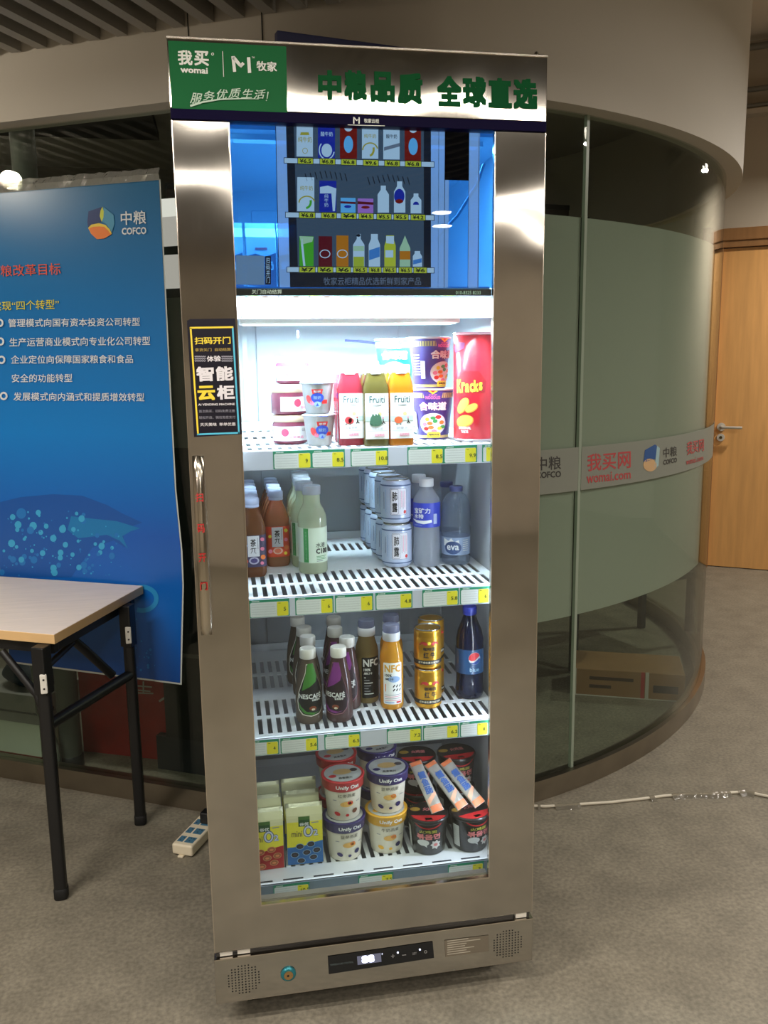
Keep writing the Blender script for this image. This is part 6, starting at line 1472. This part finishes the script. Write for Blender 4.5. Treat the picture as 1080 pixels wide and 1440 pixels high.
# dark rack behind the right pane and post
m_rk = M('rack_dark', (40, 42, 46), .5, noise=.06); m_bd = M('rack_board', (120, 118, 112), .6, noise=.05)
rk = thing('storage_rack', 'dark storage rack standing behind the frosted glass', 'rack', (1.55, 2.05, 0), rad(18))
for z in (.35, .85, 1.42, 1.76): mb = MB(); mb.box(-.75, -.18, z, .75, .18, z + .03, m_rk); mb.build('rack_shelf', rk)
for x in (-.74, 0, .74):
    mb = MB()
    for y in (-.17, .15): mb.box(x - .015, y, 0, x + .015, y + .03, 2.0, m_rk)
    mb.build('rack_post', rk)
pn = thing('wall_panel', 'large dark brown panel standing far back in the glass room', 'panel', (1.4, 3.4, 0), rad(10))
mb = MB(); mb.box(-1.6, -.03, .1, 1.2, .03, 2.3, M('brown_panel', (66, 56, 52), .6, noise=.08)); mb.build('panel_board', pn)
mb = MB(); mb.box(-1.6, -.035, 2.30, 1.2, .035, 2.33, m_rk); mb.box(-1.6, -.035, .06, 1.2, .035, .1, m_rk); mb.box(-.2, -.034, .1, -.18, .034, 2.3, m_rk); mb.build('panel_frame', pn)
# left: pale cabinet with dark rails, red board, pillar, bench, teal bag
def lin_(t, off, z): q = LA + LD * t + LN * off; return Vector((q.x, q.y, z))
ldv = Vector((LD.x, LD.y, 0)); lnv = Vector((LN.x, LN.y, 0))
def lplane(u, v, off): return onplane(u, v, Vector((LA.x, LA.y, 0)) + lnv * off, lnv)
cbn = thing('glowing_white_board', 'white board with dark rails and added glow, behind the glass between poster and fridge', 'board', lin_(-.02, -.22, 0), atan2(ldv.y, ldv.x))
KINV = (Matrix.Translation(cbn.location) @ Matrix.Rotation(atan2(ldv.y, ldv.x), 4, 'Z')).inverted()
def strip(u0, v0, u1, v1, m, th, nm, off=-.20):
    a = lplane(u0, (v0 + v1) / 2, off); b_ = lplane(u1, (v0 + v1) / 2, off); z1 = lplane((u0 + u1) / 2, v0, off).z; z0 = lplane((u0 + u1) / 2, v1, off).z
    mb = MB(); c_ = (a + b_) / 2; mb.obox((c_.x - lnv.x * th / 2, c_.y - lnv.y * th / 2, (z0 + z1) / 2), (b_ - a).xy.to_3d() / 2, lnv * th / 2, (0, 0, (z1 - z0) / 2), m)
    o = mb.build(nm, cbn); o.matrix_parent_inverse = KINV; return o
m_lb = EMIT('board_glow_white', (255, 244, 240), 1.1); m_lb2 = EMIT('board_glow_pale', (226, 212, 208), .78)  # white boards given a glow in place of light falling on them
strip(222, 277, 300, 303, m_lb, .03, 'glow_panel'); strip(222, 303, 300, 345, m_lb2, .03, 'glow_panel'); strip(222, 357, 300, 405, m_lb2, .03, 'glow_panel')
strip(222, 345, 300, 357, m_rk, .035, 'dark_rail'); strip(222, 405, 300, 418, m_rk, .035, 'dark_rail')
strip(222, 418, 300, 630, m_bd, .03, 'grey_board'); strip(222, 630, 300, 1040, M('black_cabinet', (26, 25, 26), .5, noise=.1), .03, 'black_front'); strip(222, 1040, 300, 1112, m_rk, .03, 'plinth_board')
strip(246, 921, 300, 926, P('cabinet_line', (90, 84, 80)), .034, 'thin_ledge', -.195)
# red board
r0_ = onz(117, 1057, 0); r1_ = onz(240, 1071, 0); rd_ = (r1_ - r0_); rd_.z = 0; RL = rd_.length; rd_.normalize(); rn_ = Vector((rd_.y, -rd_.x, 0))
def rpl(u, v): return onplane(u, v, Vector((r0_.x, r0_.y, 0)), rn_)
RH = rpl(150, 935).z
rb = thing('red_board', 'dark red display board with white characters behind the glass below the poster', 'board', (r0_.x + rd_.x * RL / 2, r0_.y + rd_.y * RL / 2, 0))
RINV = Matrix.Translation(-Vector(rb.location))
mb = MB(); c_ = Vector((r0_.x, r0_.y, 0)) + rd_ * RL * .62 - rn_ * .02 + Vector((0, 0, RH / 2 + .05)); mb.obox(c_, rd_ * RL * .62, rn_ * .015, (0, 0, RH / 2 + .05), M('red_board_paint', (168, 36, 32), .45, noise=.08)); mb.build('board_face', rb).matrix_parent_inverse = RINV
mb = MB(); pr = Print(mb, lambda u, v, h: rpl(u, v) + rn_ * h, h0=.002); k_rw = P('red_board_white', (190, 176, 168))
pr.line([(192, 964), (214, 966)], 2, k_rw, False); pr.line([(192, 970), (212, 972)], 2, k_rw, False); pr.line([(202, 958), (202, 974)], 2, k_rw, False); pr.line([(190, 974), (216, 975)], 2, k_rw, False); pr.line([(254, 965), (240, 976), (224, 986)], 3, k_rw, False); pr.line([(254, 963), (268, 970), (284, 979)], 3.5, k_rw, False)
mb.build('board_lettering', rb).matrix_parent_inverse = RINV
# pillar
p0_ = lin_(.60, -.13, 0)
pi_ = thing('round_pillar', 'grey round pillar behind the glass left of the red board', 'pillar', (p0_.x, p0_.y, 0)); pi_['kind'] = 'structure'
MB().lathe([(.038, 0), (.038, 2.6)], M('pillar_grey', (96, 98, 92), .6, noise=.05), 28).build('pillar_shaft', pi_); MB().lathe([(.042, 0), (.042, .04), (.039, .045)], m_rk, 28).build('pillar_base', pi_)
# bench with a teal bag
q0 = lplane(-60, 1060, -.10); q1 = lplane(60, 1068, -.10)
bn_ = thing('pale_bench', 'pale green bench with grey seat slabs behind the glass at far left', 'bench', lin_(.78, -.20, 0), atan2(ldv.y, ldv.x))
bxl = (LA + LD * .78)
def bz(u, v): return lplane(u, v, -.10).z
mb = MB(); mb.box(-.075, -.10, .03, .34, .10, bz(20, 1014), M('pale_green_panel', (226, 232, 212), .55, noise=.03)); mb.build('bench_front', bn_)
mb = MB(); mb.box(-.105, -.11, bz(20, 1013), .36, .11, bz(20, 1000), M('grey_slab', (158, 156, 150), .5, noise=.06)); mb.box(-.105, -.105, bz(20, 1000) + .002, .36, .10, bz(20, 976), M('grey_slab')); mb.build('seat_slab', bn_)
mb = MB(); mb.box(-.075, -.108, .008, .34, .105, .03, P('bench_red', (120, 40, 36))); mb.build('bench_plinth', bn_)
pr_ = thing('pipe_rail', 'bent grey metal pipe standing on the floor behind the glass beside the pale bench', 'pipe', tuple(lin_(.60, -.062, 0)), atan2(ldv.y, ldv.x))
mb = MB(); mb.tube([(0, 0, .004), (.004, 0, .10), (.03, 0, .17), (.065, 0, .22), (.075, 0, .40)], .011, M('bench_pipe', (130, 134, 128), .4, .5), 10); mb.build('pipe_bend', pr_)
mb = MB(); mb.lathe([(.018, 0), (.018, .006), (.012, .008)], M('bench_pipe'), 14); mb.build('pipe_foot', pr_)
tz = bz(20, 976)
tg = thing('teal_bag', 'teal and dark blue bag lying on the pale bench behind the glass', 'bag', tuple(lin_(.80, -.20, tz + .004)), atan2(ldv.y, ldv.x))
mb = MB(); b = bmesh.new(); bmesh.ops.create_uvsphere(b, u_segments=24, v_segments=14, radius=1)
for v in b.verts: v.co = Vector((v.co.x * .13, v.co.y * .07, max(0.0, (v.co.z + .8) * .06) * (1 + .25 * sin(v.co.x * 5))))
mb.bm(b, M('bag_dark', (26, 46, 62), .6, noise=.1), True); mb.build('bag_body', tg)
mb = MB(); b = bmesh.new(); bmesh.ops.create_uvsphere(b, u_segments=20, v_segments=12, radius=1)
for v in b.verts: v.co = Vector((v.co.x * .035 - .035, v.co.y * .045 - .045, v.co.z * .05 + .06))
mb.bm(b, M('bag_teal', (40, 118, 140), .5, noise=.1), True); mb.build('bag_pocket', tg)
bpy.data.objects.remove(_fo)
